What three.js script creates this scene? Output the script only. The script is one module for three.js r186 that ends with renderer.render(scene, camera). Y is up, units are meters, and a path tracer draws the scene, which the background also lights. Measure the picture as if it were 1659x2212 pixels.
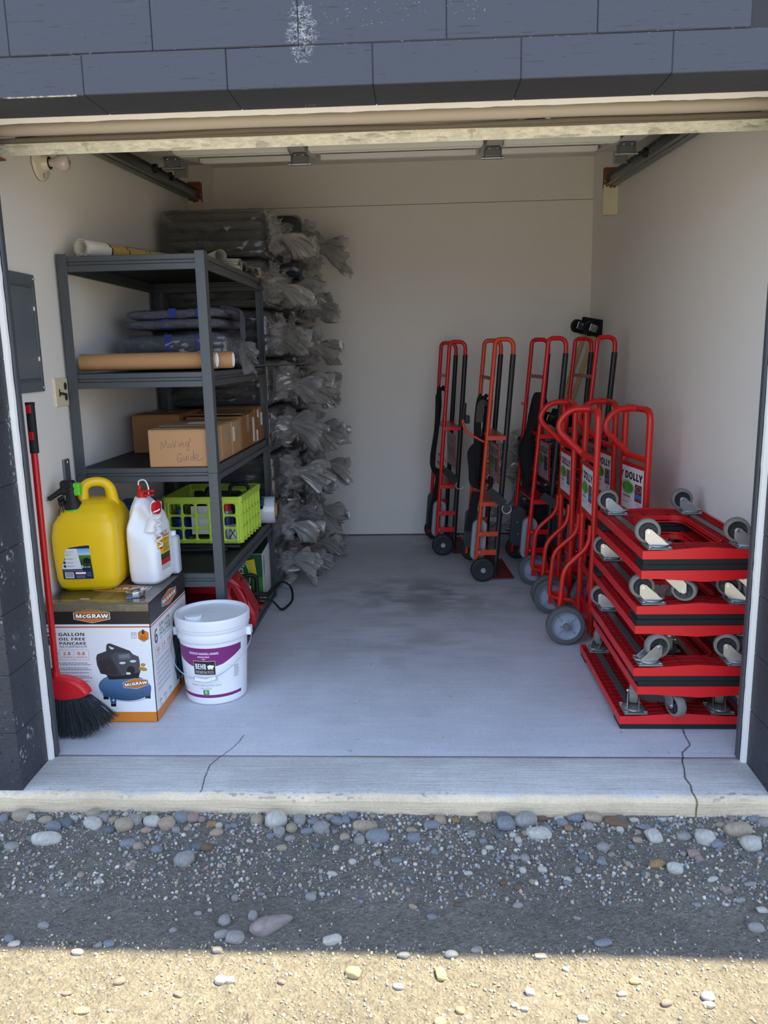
import * as THREE from 'three';
import { mergeGeometries, mergeVertices, toCreasedNormals } from 'three/addons/utils/BufferGeometryUtils.js';
import { RoundedBoxGeometry } from 'three/addons/geometries/RoundedBoxGeometry.js';

// ---------- camera, sky, sun, exposure ----------
const scene = new THREE.Scene();
const camera = new THREE.PerspectiveCamera(2 * Math.atan(1106 / 1720) * 180 / Math.PI, 1659 / 2212, 0.05, 200);
camera.rotation.order = 'YXZ';
camera.position.set(0, 1.4, 0);
camera.rotation.set(-11.181 * Math.PI / 180, 2.873 * Math.PI / 180, -1.189 * Math.PI / 180);
scene.add(camera);
const renderer = new THREE.WebGLRenderer({ antialias: true });
renderer.toneMapping = THREE.LinearToneMapping;
renderer.toneMappingExposure = 2.22;
renderer.shadowMap.enabled = true;
const SUN = new THREE.Vector3(0.432, 0.883, -0.183).normalize();
const SKY_LOW = [0.82, 0.94, 1.14], SKY_HIGH = [0.45, 0.64, 1.02], SUN_LEVEL = 8.8;
{ // clear daytime sky, computed: pale towards the horizon, bluer overhead, brighter round the sun (no disc)
  const W = 256, H = 128, d = new Float32Array(W * H * 4);
  for (let j = 0; j < H; j++) for (let i = 0; i < W; i++) {
    const el = ((j + 0.5) / H - 0.5) * Math.PI, az = ((i + 0.5) / W - 0.5) * 2 * Math.PI, y = Math.sin(el), c = Math.cos(el), q = Math.max(0, Math.cos(az) * c * SUN.x + y * SUN.y + Math.sin(az) * c * SUN.z);
    const t = Math.pow(Math.max(0, y), 0.55), halo = 0.35 * Math.pow(q, 6) + 0.5 * Math.pow(q, 40), k = (j * W + i) * 4, g = y < 0 ? 0.45 : 1;
    d[k] = g * (SKY_LOW[0] + (SKY_HIGH[0] - SKY_LOW[0]) * t + halo); d[k + 1] = g * (SKY_LOW[1] + (SKY_HIGH[1] - SKY_LOW[1]) * t + halo * 0.96); d[k + 2] = g * (SKY_LOW[2] + (SKY_HIGH[2] - SKY_LOW[2]) * t + halo * 0.9); d[k + 3] = 1;
  }
  const t = new THREE.DataTexture(d, W, H, THREE.RGBAFormat, THREE.FloatType); t.mapping = THREE.EquirectangularReflectionMapping; t.magFilter = t.minFilter = THREE.LinearFilter; t.needsUpdate = true;
  scene.background = t; scene.environment = t;
}
const sun = new THREE.DirectionalLight(new THREE.Color(1, 0.845, 0.54), SUN_LEVEL);
sun.name = 'sun';
sun.position.copy(SUN).multiplyScalar(20).add(new THREE.Vector3(0, 0, -2));
sun.target.position.set(0, 0, -2);
sun.castShadow = true;
sun.shadow.mapSize.set(2048, 2048);
Object.assign(sun.shadow.camera, { left: -10, right: 10, top: 10, bottom: -10, near: 1, far: 50 });
scene.add(sun, sun.target);

// ---------- helpers ----------
const V = (x, y, z) => new THREE.Vector3(x, y, z);
const V2 = (x, y) => new THREE.Vector2(x, y);
let seed = 12345;
const rnd = () => { seed = (seed * 1664525 + 1013904223) >>> 0; return seed / 4294967296; };
const rr = (a, b) => a + (b - a) * rnd();
const lerp = (a, b, t) => a + (b - a) * t;
const sstep = (a, b, x) => { const t = Math.min(1, Math.max(0, (x - a) / (b - a))); return t * t * (3 - 2 * t); };
const hash = (x, y, z) => { let h = (x * 374761393 + y * 668265263 + z * 2147483647) | 0; h = Math.imul(h ^ (h >>> 13), 1274126177); h ^= h >>> 16; return (h >>> 0) / 4294967296; };
function vnoise(x, y, z = 0, px = 0, py = 0) {
  const xi = Math.floor(x), yi = Math.floor(y), zi = Math.floor(z), f = (t) => t * t * (3 - 2 * t);
  const u = f(x - xi), v = f(y - yi), w = f(z - zi);
  const X = (i) => px ? ((i % px) + px) % px : i, Y = (i) => py ? ((i % py) + py) % py : i;
  const h = (a, b, c) => hash(X(xi + a), Y(yi + b), zi + c);
  const l = (c) => lerp(lerp(h(0, 0, c), h(1, 0, c), u), lerp(h(0, 1, c), h(1, 1, c), u), v);
  return w === 0 ? l(0) : lerp(l(0), l(1), w);
}
function fbm(x, y, o = 4, px = 0, py = 0, z = 0) { let s = 0, a = 0.5, n = 0, k = 1; for (let i = 0; i < o; i++) { s += a * vnoise(x * k, y * k, z + i * 17, px * k, py * k); n += a; a *= 0.5; k *= 2; } return s / n; }
const used = {};
function numbered(n) { used[n] = (used[n] || 0) + 1; return used[n] === 1 ? n : n + '_' + String(used[n] - 1).padStart(3, '0'); }
function tag(o, label, category, group) { if (label) o.userData.label = label; if (category) o.userData.category = category; if (group) o.userData.group = group; return o; }
function thing(name, label, category, p = [0, 0, 0], turn = 0, group) {
  const o = new THREE.Group(); o.name = numbered(name); o.position.set(...p); o.rotation.y = turn; scene.add(o); return tag(o, label, category, group);
}
function part(name, geo, mat, parent, label) {
  const m = new THREE.Mesh(Array.isArray(geo) ? merge(geo) : geo, mat); m.name = name; parent.add(m);
  if (label) m.userData.label = label; return m;
}
const parts = (name, geos, mat, parent, label) => geos.map((g) => part(name, g, mat, parent, label));
function structure(name, geo, mat, parent = scene) {
  const m = new THREE.Mesh(Array.isArray(geo) ? merge(geo) : geo, mat); m.name = name; m.userData.kind = 'structure'; parent.add(m); return m;
}
function sgroup(name) { const g = new THREE.Group(); g.name = name; g.userData.kind = 'structure'; scene.add(g); return g; }
function copy(o, label, p, turn = 0) {
  const c = o.clone(); c.name = numbered(o.name.replace(/_\d+$/, '')); c.userData = { ...o.userData }; if (label) c.userData.label = label;
  if (p) { c.position.set(...p); c.rotation.set(0, turn, 0); } scene.add(c); return c;
}
function merge(list) {
  const out = list.map((g) => {
    g = g.index ? g.toNonIndexed() : g;
    if (!g.attributes.normal) g.computeVertexNormals();
    if (!g.attributes.uv) g.setAttribute('uv', new THREE.BufferAttribute(new Float32Array(g.attributes.position.count * 2), 2));
    for (const k of Object.keys(g.attributes)) if (!['position', 'normal', 'uv'].includes(k)) g.deleteAttribute(k);
    g.morphAttributes = {};
    return g;
  });
  return out.length === 1 ? out[0] : mergeGeometries(out, false);
}
function mv(g, x = 0, y = 0, z = 0, rx = 0, ry = 0, rz = 0) {
  const e = new THREE.Matrix4().makeRotationFromEuler(new THREE.Euler(rx, ry, rz, 'XYZ')); e.setPosition(x, y, z); return g.applyMatrix4(e);
}
// a box with chamfered edges: 44 triangles
function cbox(w, h, d, c = 0.002) {
  const X = w / 2, Y = h / 2, Z = d / 2; c = Math.min(c, X * 0.9, Y * 0.9, Z * 0.9);
  const pos = [];
  const q = (a, b, cc, dd) => pos.push(...a, ...b, ...cc, ...a, ...cc, ...dd);
  const P = (sx, sy, sz, k) => [sx * (k === 0 ? X : X - c), sy * (k === 1 ? Y : Y - c), sz * (k === 2 ? Z : Z - c)];
  for (const s of [1, -1]) {
    const o = (arr) => s > 0 ? arr : [arr[0], arr[3], arr[2], arr[1]];
    q(...o([P(s, -1, -1, 0), P(s, 1, -1, 0), P(s, 1, 1, 0), P(s, -1, 1, 0)]));
    q(...o([P(-1, s, -1, 1), P(-1, s, 1, 1), P(1, s, 1, 1), P(1, s, -1, 1)]));
    q(...o([P(-1, -1, s, 2), P(1, -1, s, 2), P(1, 1, s, 2), P(-1, 1, s, 2)]));
  }
  for (const a of [1, -1]) for (const b of [1, -1]) {
    const o = (arr) => a * b > 0 ? arr : [arr[0], arr[3], arr[2], arr[1]];
    q(...o([P(a, b, -1, 0), P(a, b, -1, 1), P(a, b, 1, 1), P(a, b, 1, 0)]));
    q(...o([P(-1, a, b, 1), P(-1, a, b, 2), P(1, a, b, 2), P(1, a, b, 1)]));
    q(...o([P(a, -1, b, 2), P(a, -1, b, 0), P(a, 1, b, 0), P(a, 1, b, 2)]));
  }
  for (const a of [1, -1]) for (const b of [1, -1]) for (const d2 of [1, -1]) {
    const t = [P(a, b, d2, 0), P(a, b, d2, 1), P(a, b, d2, 2)];
    if (a * b * d2 < 0) t.reverse(); pos.push(...t[0], ...t[1], ...t[2]);
  }
  const g = new THREE.BufferGeometry(); g.setAttribute('position', new THREE.Float32BufferAttribute(pos, 3)); g.computeVertexNormals(); boxUV(g, 1); return g;
}
const bx = (w, h, d, x, y, z, c = 0.002, rx = 0, ry = 0, rz = 0) => mv(cbox(w, h, d, c), x, y, z, rx, ry, rz);
const bb = (x0, x1, y0, y1, z0, z1, c = 0.002) => bx(x1 - x0, y1 - y0, z1 - z0, (x0 + x1) / 2, (y0 + y1) / 2, (z0 + z1) / 2, c);
const rbox = (w, h, d, r, x = 0, y = 0, z = 0, seg = 3) => mv(new RoundedBoxGeometry(w, h, d, seg, r), x, y, z);
// uv from the dominant axis of each vertex normal, in units of 1/s metres
function boxUV(g, s = 1) {
  const p = g.attributes.position, n = g.attributes.normal, uv = new Float32Array(p.count * 2);
  for (let i = 0; i < p.count; i++) {
    const ax = Math.abs(n.getX(i)), ay = Math.abs(n.getY(i)), az = Math.abs(n.getZ(i));
    let u, v; if (ax >= ay && ax >= az) { u = p.getZ(i); v = p.getY(i); } else if (ay >= az) { u = p.getX(i); v = p.getZ(i); } else { u = p.getX(i); v = p.getY(i); }
    uv[2 * i] = u * s; uv[2 * i + 1] = v * s;
  }
  g.setAttribute('uv', new THREE.BufferAttribute(uv, 2)); return g;
}
// polyline with rounded corners -> tube. pts: [[x,y,z,(r)],...]
function bentPath(pts, R, n = 5) {
  const v = pts.map((p) => V(p[0], p[1], p[2])), out = [v[0]];
  for (let i = 1; i < v.length - 1; i++) {
    const a = v[i - 1].clone().sub(v[i]), b = v[i + 1].clone().sub(v[i]), la = a.length(), lb = b.length(); a.normalize(); b.normalize();
    const r = Math.min(pts[i][3] ?? R, la * 0.49, lb * 0.49), A = v[i].clone().addScaledVector(a, r), B = v[i].clone().addScaledVector(b, r);
    for (let k = 0; k <= n; k++) { const t = k / n; out.push(A.clone().multiplyScalar((1 - t) * (1 - t)).addScaledVector(v[i], 2 * t * (1 - t)).addScaledVector(B, t * t)); }
  }
  out.push(v[v.length - 1]); return out;
}
function sweep(path, r, radial = 8, closed = false, prof) {   // tube along points; prof(angle) -> [x,y] for other sections
  const n = path.length, pos = [], idx = [], nor = [], uv = []; let len = 0;
  const T = path.map((p, i) => { const a = path[closed ? (i - 1 + n) % n : Math.max(0, i - 1)], b = path[closed ? (i + 1) % n : Math.min(n - 1, i + 1)]; return b.clone().sub(a).normalize(); });
  let N = Math.abs(T[0].y) < 0.9 ? V(0, 1, 0) : V(1, 0, 0); N = N.sub(T[0].clone().multiplyScalar(N.dot(T[0]))).normalize();
  for (let i = 0; i < n; i++) {
    N = N.clone().sub(T[i].clone().multiplyScalar(N.dot(T[i]))).normalize(); const B = T[i].clone().cross(N);
    if (i) len += path[i].distanceTo(path[i - 1]);
    const rad = typeof r === 'function' ? r(i / (n - 1)) : r;
    for (let k = 0; k <= radial; k++) {
      const a = k / radial * Math.PI * 2, [cx, cy] = prof ? prof(a) : [Math.cos(a), Math.sin(a)];
      const d = N.clone().multiplyScalar(cx).addScaledVector(B, cy);
      pos.push(path[i].x + d.x * rad, path[i].y + d.y * rad, path[i].z + d.z * rad); d.normalize(); nor.push(d.x, d.y, d.z); uv.push(k / radial, len);
    }
  }
  const w = radial + 1;
  for (let i = 0; i < (closed ? n : n - 1); i++) for (let k = 0; k < radial; k++) { const a = i * w + k, b = ((i + 1) % n) * w + k; idx.push(a, a + 1, b, a + 1, b + 1, b); }
  if (!closed) for (const [i, s] of [[0, 1], [n - 1, -1]]) {
    const c = pos.length / 3; pos.push(path[i].x, path[i].y, path[i].z); const t = T[i].clone().multiplyScalar(-s); nor.push(t.x, t.y, t.z); uv.push(0, 0);
    for (let k = 0; k <= radial; k++) { const j = (i * w + k) * 3; pos.push(pos[j], pos[j + 1], pos[j + 2]); nor.push(t.x, t.y, t.z); uv.push(0, 0); }
    for (let k = 0; k < radial; k++) s > 0 ? idx.push(c, c + 2 + k, c + 1 + k) : idx.push(c, c + 1 + k, c + 2 + k);
  }
  const g = new THREE.BufferGeometry(); g.setAttribute('position', new THREE.Float32BufferAttribute(pos, 3)); g.setAttribute('normal', new THREE.Float32BufferAttribute(nor, 3)); g.setAttribute('uv', new THREE.Float32BufferAttribute(uv, 2)); g.setIndex(idx); return g;
}
const tube = (pts, r, R = 0.03, radial = 8, n = 5) => sweep(bentPath(pts, R, n), r, radial);
const curve = (pts, r, seg = 24, radial = 8, closed = false) => sweep(new THREE.CatmullRomCurve3(pts.map((p) => V(...p)), closed).getPoints(seg), r, radial);
const lathe = (pr, seg = 32) => new THREE.LatheGeometry(pr.map((p) => V2(p[0], p[1])), seg);
const cyl = (r, h, x = 0, y = 0, z = 0, rx = 0, ry = 0, rz = 0, seg = 20, r2) => mv(new THREE.CylinderGeometry(r2 ?? r, r, h, seg), x, y, z, rx, ry, rz);
function shapeOf(pts) { const s = new THREE.Shape(); pts.forEach((p, i) => i ? s.lineTo(p[0], p[1]) : s.moveTo(p[0], p[1])); s.closePath(); return s; }
function roundRect(w, h, r, x = 0, y = 0) { const s = new THREE.Shape(), a = x - w / 2, b = y - h / 2; s.moveTo(a + r, b); s.lineTo(a + w - r, b); s.absarc(a + w - r, b + r, r, -Math.PI / 2, 0); s.lineTo(a + w, b + h - r); s.absarc(a + w - r, b + h - r, r, 0, Math.PI / 2); s.lineTo(a + r, b + h); s.absarc(a + r, b + h - r, r, Math.PI / 2, Math.PI); s.lineTo(a, b + r); s.absarc(a + r, b + r, r, Math.PI, Math.PI * 1.5); return s; }
function ext(shape, depth, bevel = 0, seg = 8) { const g = new THREE.ExtrudeGeometry(shape, { depth: depth - 2 * bevel, bevelEnabled: bevel > 0, bevelSize: bevel, bevelThickness: bevel, bevelSegments: 2, curveSegments: seg, bevelOffset: -bevel }); g.translate(0, 0, bevel); return g; }
// a grid surface f(u,v) -> [x,y,z]
function surf(f, nu, nv, closeU = false) {
  const pos = [], uv = [], idx = [];
  for (let j = 0; j <= nv; j++) for (let i = 0; i <= nu; i++) { pos.push(...f(i / nu, j / nv)); uv.push(i / nu, j / nv); }
  for (let j = 0; j < nv; j++) for (let i = 0; i < nu; i++) { const a = j * (nu + 1) + i, b = a + nu + 1; idx.push(a, a + 1, b, a + 1, b + 1, b); }
  const g = new THREE.BufferGeometry(); g.setAttribute('position', new THREE.Float32BufferAttribute(pos, 3)); g.setAttribute('uv', new THREE.Float32BufferAttribute(uv, 2)); g.setIndex(idx); g.computeVertexNormals();
  if (closeU) { const n = g.attributes.normal; for (let j = 0; j <= nv; j++) { const a = j * (nu + 1), b = a + nu, s = V(n.getX(a) + n.getX(b), n.getY(a) + n.getY(b), n.getZ(a) + n.getZ(b)).normalize(); n.setXYZ(a, s.x, s.y, s.z); n.setXYZ(b, s.x, s.y, s.z); } }
  return g;
}
// textures
function canvas(w, h, draw) { const c = document.createElement('canvas'); c.width = w; c.height = h; const x = c.getContext('2d'); draw(x, w, h); const t = new THREE.CanvasTexture(c); t.colorSpace = THREE.SRGBColorSpace; t.magFilter = THREE.LinearFilter; t.anisotropy = 8; return t; }
function dataTex(w, h, fn, srgb = true, rep = 1) {
  const d = new Uint8Array(w * h * 4);
  for (let j = 0; j < h; j++) for (let i = 0; i < w; i++) { const c = fn(i / w, j / h, i, j), k = (j * w + i) * 4; const a = Array.isArray(c) ? c : [c, c, c]; d[k] = Math.max(0, Math.min(255, a[0] * 255)); d[k + 1] = Math.max(0, Math.min(255, a[1] * 255)); d[k + 2] = Math.max(0, Math.min(255, a[2] * 255)); d[k + 3] = 255; }
  const t = new THREE.DataTexture(d, w, h); t.wrapS = t.wrapT = THREE.RepeatWrapping; t.magFilter = THREE.LinearFilter; t.minFilter = THREE.LinearMipmapLinearFilter; t.generateMipmaps = true; if (srgb) t.colorSpace = THREE.SRGBColorSpace; t.repeat.set(rep, rep); t.needsUpdate = true; return t;
}
const std = (color, roughness = 0.6, metalness = 0, extra = {}) => new THREE.MeshStandardMaterial({ color, roughness, metalness, ...extra });
const phy = (color, roughness = 0.6, metalness = 0, extra = {}) => new THREE.MeshPhysicalMaterial({ color, roughness, metalness, ...extra });
const grain = dataTex(256, 256, (u, v) => 0.5 * fbm(u * 32, v * 32, 3, 32, 32) + 0.5 * vnoise(u * 128, v * 128, 3, 128, 128), false);
const fibre = dataTex(256, 256, (u, v) => fbm(u * 24, v * 24, 4, 24, 24), false);
const M = {
  redPaint: std('#cf161e', 0.3), redPaint2: std('#cd1f1b', 0.34), orangePaint: std('#cf3f1e', 0.36), darkRed: std('#7d1719', 0.5),
  redPlastic: std('#d61c22', 0.4, 0, { bumpMap: grain, bumpScale: 0.0003 }), redCell: std('#a50f16', 0.5),
  black: std('#101113', 0.6), blackRubber: std('#17181a', 0.75, 0, { bumpMap: grain, bumpScale: 0.0006 }), blackGloss: std('#0e0f11', 0.35),
  steel: std('#b9bdc0', 0.32, 0.9), galv: std('#a9aca9', 0.5, 0.75), darkSteel: std('#7c8082', 0.42, 0.6), bolt: std('#cfd3d6', 0.25, 0.95),
  greyWheel: std('#7b7a74', 0.7, 0, { bumpMap: grain, bumpScale: 0.0008 }), tyre: std('#55565a', 0.8), hubGrey: std('#8b93a3', 0.55),
  whitePlastic: std('#e9edf0', 0.38), redCap: std('#c8161f', 0.4), yellow: std('#f0c912', 0.42), lime: std('#c6e352', 0.5), green: std('#5fd02a', 0.45),
  shelfMetal: std('#53585c', 0.42, 0.3, { bumpMap: grain, bumpScale: 0.0008 }), shelfBoard: std('#1b1d1e', 0.6), cardboard: std('#b98f66', 0.85, 0, { bumpMap: fibre, bumpScale: 0.0004 }),
  cardboardDark: std('#94693f', 0.85), cream: std('#e3d9b8', 0.4), paper: std('#e6e2d6', 0.8), wood: std('#8a5634', 0.8), paleWood: std('#c7ab7b', 0.7), plasticGrey: std('#7d8386', 0.45),
};
// ---------- the setting ----------
const XL = -1.508, XR = 1.248, ZB = -6.12, ZF = -2.378, ZI = -2.567, JL = -1.35, JR = 1.097, HL = 2.13, HC = 2.76;
// concrete floor (covers XL..XR, ZB..-2.61), its texture in metres of the floor itself
const FW = XR - XL, FD = 3.52;
function crack(pts, w) { return (x, z) => { let d = 9; for (let i = 1; i < pts.length; i++) { const [ax, az] = pts[i - 1], [bx2, bz] = pts[i], ux = bx2 - ax, uz = bz - az; let t = ((x - ax) * ux + (z - az) * uz) / (ux * ux + uz * uz); t = Math.min(1, Math.max(0, t)); d = Math.min(d, Math.hypot(x - ax - ux * t, z - az - uz * t)); } return sstep(w, w * 0.3, d); }; }
const crackR = crack([[0.965, -2.82], [0.95, -2.73], [0.944, -2.692], [0.901, -2.641], [0.883, -2.563], [0.861, -2.475], [0.866, -2.42], [0.859, -2.388], [0.862, -2.25]], 0.004);
const crackL = crack([[-0.685, -2.76], [-0.71, -2.659], [-0.741, -2.581], [-0.759, -2.532], [-0.756, -2.454], [-0.747, -2.381], [-0.75, -2.37]], 0.003);
const floorFn = (x, z) => {
  const j = 0.012 * (fbm(x * 20, z * 20, 2) - 0.5);
  const big = fbm(x * 1.6 + 7, z * 1.6, 4) - 0.5, mid = fbm(x * 9, z * 7, 4) - 0.5, fine = vnoise(x * 220, z * 220) - 0.5, streak = fbm(x * 6, z * 60 + 3 * fbm(x * 2, z * 2, 2), 3) - 0.5;
  let a = 0.765 + 0.10 * big + 0.05 * mid + 0.05 * fine + 0.05 * streak;
  const s1 = Math.exp(-(((x - 0.0) / 0.55) ** 2 + ((z + 4.55) / 0.35) ** 2)), s2 = Math.exp(-(((x - 0.25) / 0.35) ** 2 + ((z + 5.75) / 0.25) ** 2)), s3 = Math.exp(-(((x + 0.1) / 0.5) ** 2 + ((z + 3.75) / 0.3) ** 2));
  a -= (0.16 * s1 + 0.12 * s2 + 0.07 * s3) * sstep(0.3, 0.7, fbm(x * 7 + 3, z * 12, 4)) * 1.3;
  if (vnoise(x * 60, z * 60, 9) > 0.965) a += 0.05; if (vnoise(x * 48 + 5, z * 48, 4) > 0.972) a -= 0.12;
  a -= 0.4 * Math.max(crackR(x + j, z), crackL(x - j, z));
  return a;
};
const floorTex = dataTex(1100, 1400, (u, v) => { const a = floorFn(XL + u * FW, -2.6 - (1 - v) * FD); return [a * 0.97, a * 0.99, a * 1.035]; });
const floorBump = dataTex(512, 512, (u, v) => 0.5 * fbm(u * 20, v * 90, 3, 20, 90) + 0.5 * fbm(u * 60, v * 60, 3, 60, 60), false); 
{
  const g = cbox(FW + 0.3, 0.12, FD + 0.15, 0.0005); mv(g, (XL + XR) / 2, -0.06, -2.605 - (FD + 0.15) / 2);
  const p = g.attributes.position, uv = g.attributes.uv; for (let i = 0; i < p.count; i++) uv.setXY(i, (p.getX(i) - XL) / FW, 1 - (-2.6 - p.getZ(i)) / FD);
  structure('floor', g, std('#ffffff', 0.62, 0, { map: floorTex, bumpMap: floorBump, bumpScale: 0.0012 }));
}
// threshold slab with a worn front edge
const sillTex = dataTex(1600, 420, (u, v) => {
  const x = -2.0 + u * 4, s = v * 0.42;                      // s: 0 at floor joint, 0.235 at the worn edge, to 0.33 down the face
  const n = fbm(x * 5, s * 8, 4) - 0.5, f = vnoise(x * 200, s * 240) - 0.5, st = fbm(x * 10, s * 110, 3) - 0.5, e = s + 0.016 * (fbm(x * 14, 3, 3) - 0.5);
  let a = 0.70 + 0.14 * n + 0.07 * f + 0.07 * st, t = sstep(0.222, 0.245, e);
  let c = [a * 0.99, a * 0.985, a * 0.975];
  if (t > 0) { const b = 0.78 + 0.16 * n + 0.06 * f; c = [lerp(c[0], b * 1.05, t), lerp(c[1], b * 0.96, t), lerp(c[2], b * 0.81, t)]; }
  const z = -2.6 + s, k = Math.max(crackR(x + 0.01 * (fbm(x * 20, z * 20, 2) - 0.5), z), crackL(x, z)) * (s < 0.36 ? 1 : 0);
  const pit = sstep(0.70, 0.78, vnoise(x * 75 + 9 * vnoise(x * 3, 2), s * 110, 5)) * sstep(0.028, 0.0, Math.abs(e - 0.232 + 0.02 * (vnoise(x * 8, 7) - 0.5))) * sstep(0.35, 0.6, fbm(x * 6, 4, 3));
  return c.map((q) => q - 0.4 * k - 0.22 * pit * q);
});
{
  const prof = [[-2.606, -0.12], [-2.606, 0], [-2.52, -0.002], [-2.40, -0.006], [-2.378, -0.010], [-2.366, -0.018], [-2.36, -0.03], [-2.357, -0.12]];
  const nx = 160, f = (u, v) => { const k = v * (prof.length - 1), i = Math.min(prof.length - 2, Math.floor(k)), t = k - i, x = -2 + 4 * u; let z = lerp(prof[i][0], prof[i + 1][0], t), y = lerp(prof[i][1], prof[i + 1][1], t); const w = sstep(-2.45, -2.37, z); z += w * 0.006 * (fbm(x * 9, 1, 4) - 0.5) * 2; y += w * 0.004 * (fbm(x * 22, 5, 3) - 0.6); return [x, y, z]; };
  const g = surf(f, nx, 35), uv = g.attributes.uv, p = g.attributes.position;
  let arr = [0]; for (let j = 1; j <= 35; j++) { const a = j * (nx + 1), b = a - nx - 1; arr.push(arr[j - 1] + Math.hypot(p.getY(a) - p.getY(b), p.getZ(a) - p.getZ(b))); }
  const j0 = 5; for (let j = 0; j <= 35; j++) for (let i = 0; i <= nx; i++) uv.setXY(j * (nx + 1) + i, i / nx, Math.max(0, arr[j] - arr[j0]) / 0.42);
  structure('concrete_sill', g, std('#ffffff', 0.78, 0, { map: sillTex, bumpMap: floorBump, bumpScale: 0.002 }));
}
// painted drywall
const wallTex = dataTex(512, 512, (u, v) => { const a = 0.952 + 0.02 * (fbm(u * 4, v * 4, 4, 4, 4) - 0.5) + 0.01 * (vnoise(u * 200, v * 200, 0, 200, 200) - 0.5) + (vnoise(u * 60, v * 60, 2, 60, 60) > 0.985 ? 0.03 : 0); return [a, a * 0.986, a * 0.955]; });
const wallBump = dataTex(512, 512, (u, v) => 0.5 * fbm(u * 40, v * 40, 3, 40, 40) + 0.5 * fbm(u * 6, v * 6, 3, 6, 6), false);
const drywall = std('#ffffff', 0.7, 0, { map: wallTex, bumpMap: wallBump, bumpScale: 0.0007 });
const wbox = (x0, x1, y0, y1, z0, z1, s = 0.8) => boxUV(bb(x0, x1, y0, y1, z0, z1, 0.001), s);
structure('wall_left', wbox(XL - 0.12, XL, -0.1, HC, ZB - 0.12, ZI), drywall);
structure('wall_right', wbox(XR, XR + 0.12, -0.1, HC, ZB - 0.12, ZI), drywall);
{ // back wall: two sheets of drywall with an open seam, the lower one a little proud
  const b = sgroup('wall_back');
  part('drywall_sheet', wbox(XL, XR, 0.012, 2.466, ZB - 0.012, ZB, 0.8), drywall, b);
  part('drywall_sheet', wbox(XL, XR, 2.470, HC, ZB - 0.012, ZB - 0.003, 0.8), drywall, b);
  part('backing', bb(XL - 0.1, XR + 0.1, -0.1, HC, ZB - 0.14, ZB - 0.012), std('#6b6258', 0.9), b);
}
structure('ceiling', wbox(XL - 0.12, XR + 0.12, HC, HC + 0.12, ZB - 0.14, ZI), drywall);
structure('roof', bb(-9, 9, 2.88, 3.0, -9, ZF), std('#55585c', 0.9));
// the block front: every concrete block its own piece, dark paint over all
const blockBump = dataTex(512, 512, (u, v) => { let a = 0.6 + 0.4 * fbm(u * 40, v * 40, 4, 40, 40); const p = vnoise(u * 70, v * 90, 7, 70, 90); if (p > 0.86) a -= (p - 0.86) * 5; return a; }, false);
const paintFn = (u, v, wear) => {
  const n = fbm(u * 5, v * 5, 4, 5, 5) - 0.5, f = vnoise(u * 160, v * 160, 1, 160, 160) - 0.5; let a = 0.225 + 0.05 * n + 0.03 * f;
  const p = vnoise(u * 70, v * 90, 7, 70, 90); if (p > 0.88) a -= 0.07;
  const w = fbm(u * 14, v * 8, 4, 14, 8), q = vnoise(u * 80, v * 56, 3, 80, 56); let c = [a * 0.93, a * 0.99, a * 1.12];
  if (wear && w > 0.6 && q > 0.62) { const k = Math.min(1, (q - 0.62) * 4) * Math.min(1, (w - 0.6) * 12); c = c.map((x) => lerp(x, 0.62, k)); }
  return c;
};
const blockTex = dataTex(512, 512, (u, v) => paintFn(u, v, false)), wornTex = dataTex(512, 512, (u, v) => paintFn(u, v, true));
const lintelTex = canvas(2048, 512, (c, w, h) => {          // x -1.6..1.4, y 2.1..2.6 (the scuff and the bare edge)
  c.fillStyle = 'rgb(58,63,73)'; c.fillRect(0, 0, w, h);
  for (let i = 0; i < 26000; i++) { const d = rr(-10, 8) | 0; c.fillStyle = `rgba(${56 + d},${61 + d},${71 + d},0.5)`; c.fillRect(rnd() * w, rnd() * h, rr(1, 3), rr(1, 3)); }
  const X = (x) => (x + 1.6) / 3 * w, Y = (y) => h - (y - 2.1) / 0.5 * h;
  for (let i = 0; i < 90; i++) { c.fillStyle = 'rgba(25,27,31,.8)'; c.fillRect(rnd() * w, rnd() * h, rr(1, 4), rr(1, 3)); }
  for (let i = 0; i < 520; i++) { const a = rnd() * 6.28, r = Math.pow(rnd(), 0.7), x = X(-0.318) + Math.cos(a) * r * 27, y = Y(2.262) + Math.sin(a) * r * 78 - 6; c.strokeStyle = `rgba(176,178,180,${rr(0.15, 0.75)})`; c.lineWidth = rr(0.6, 1.6); c.beginPath(); c.moveTo(x, y); const b = rnd() * 6.28; c.lineTo(x + Math.cos(b) * rr(3, 13), y + Math.sin(b) * rr(3, 13)); c.stroke(); }
  for (let i = 0; i < 60; i++) { c.fillStyle = 'rgba(25,27,31,.9)'; c.fillRect(X(-0.318) + rr(-16, 16), Y(2.262) + rr(-60, 50), rr(1, 4), rr(2, 6)); }
  for (let i = 0; i < 260; i++) { c.fillStyle = `rgba(205,203,196,${rr(0.3, 0.9)})`; const t = rnd(); c.fillRect(X(-1.17 + 0.2 * t), Y(2.128 + 0.006 * rnd()), rr(2, 9), rr(1, 4)); }
  for (let i = 0; i < 70; i++) { c.fillStyle = `rgba(190,190,188,${rr(0.3, 0.8)})`; c.fillRect(rnd() * w, Y(2.237 + rr(-0.003, 0.003)), rr(1, 5), rr(1, 2)); c.fillRect(X(rr(-0.3, 0.2)), Y(rr(2.28, 2.34)), rr(1, 3), rr(1, 2)); }
});
const paintB = { roughness: 0.55, bumpMap: blockBump, bumpScale: 0.003 };
const paintMat = new THREE.MeshStandardMaterial({ map: blockTex, ...paintB }), wornMat = new THREE.MeshStandardMaterial({ map: wornTex, ...paintB }), lintMat = new THREE.MeshStandardMaterial({ map: lintelTex, ...paintB });
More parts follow.
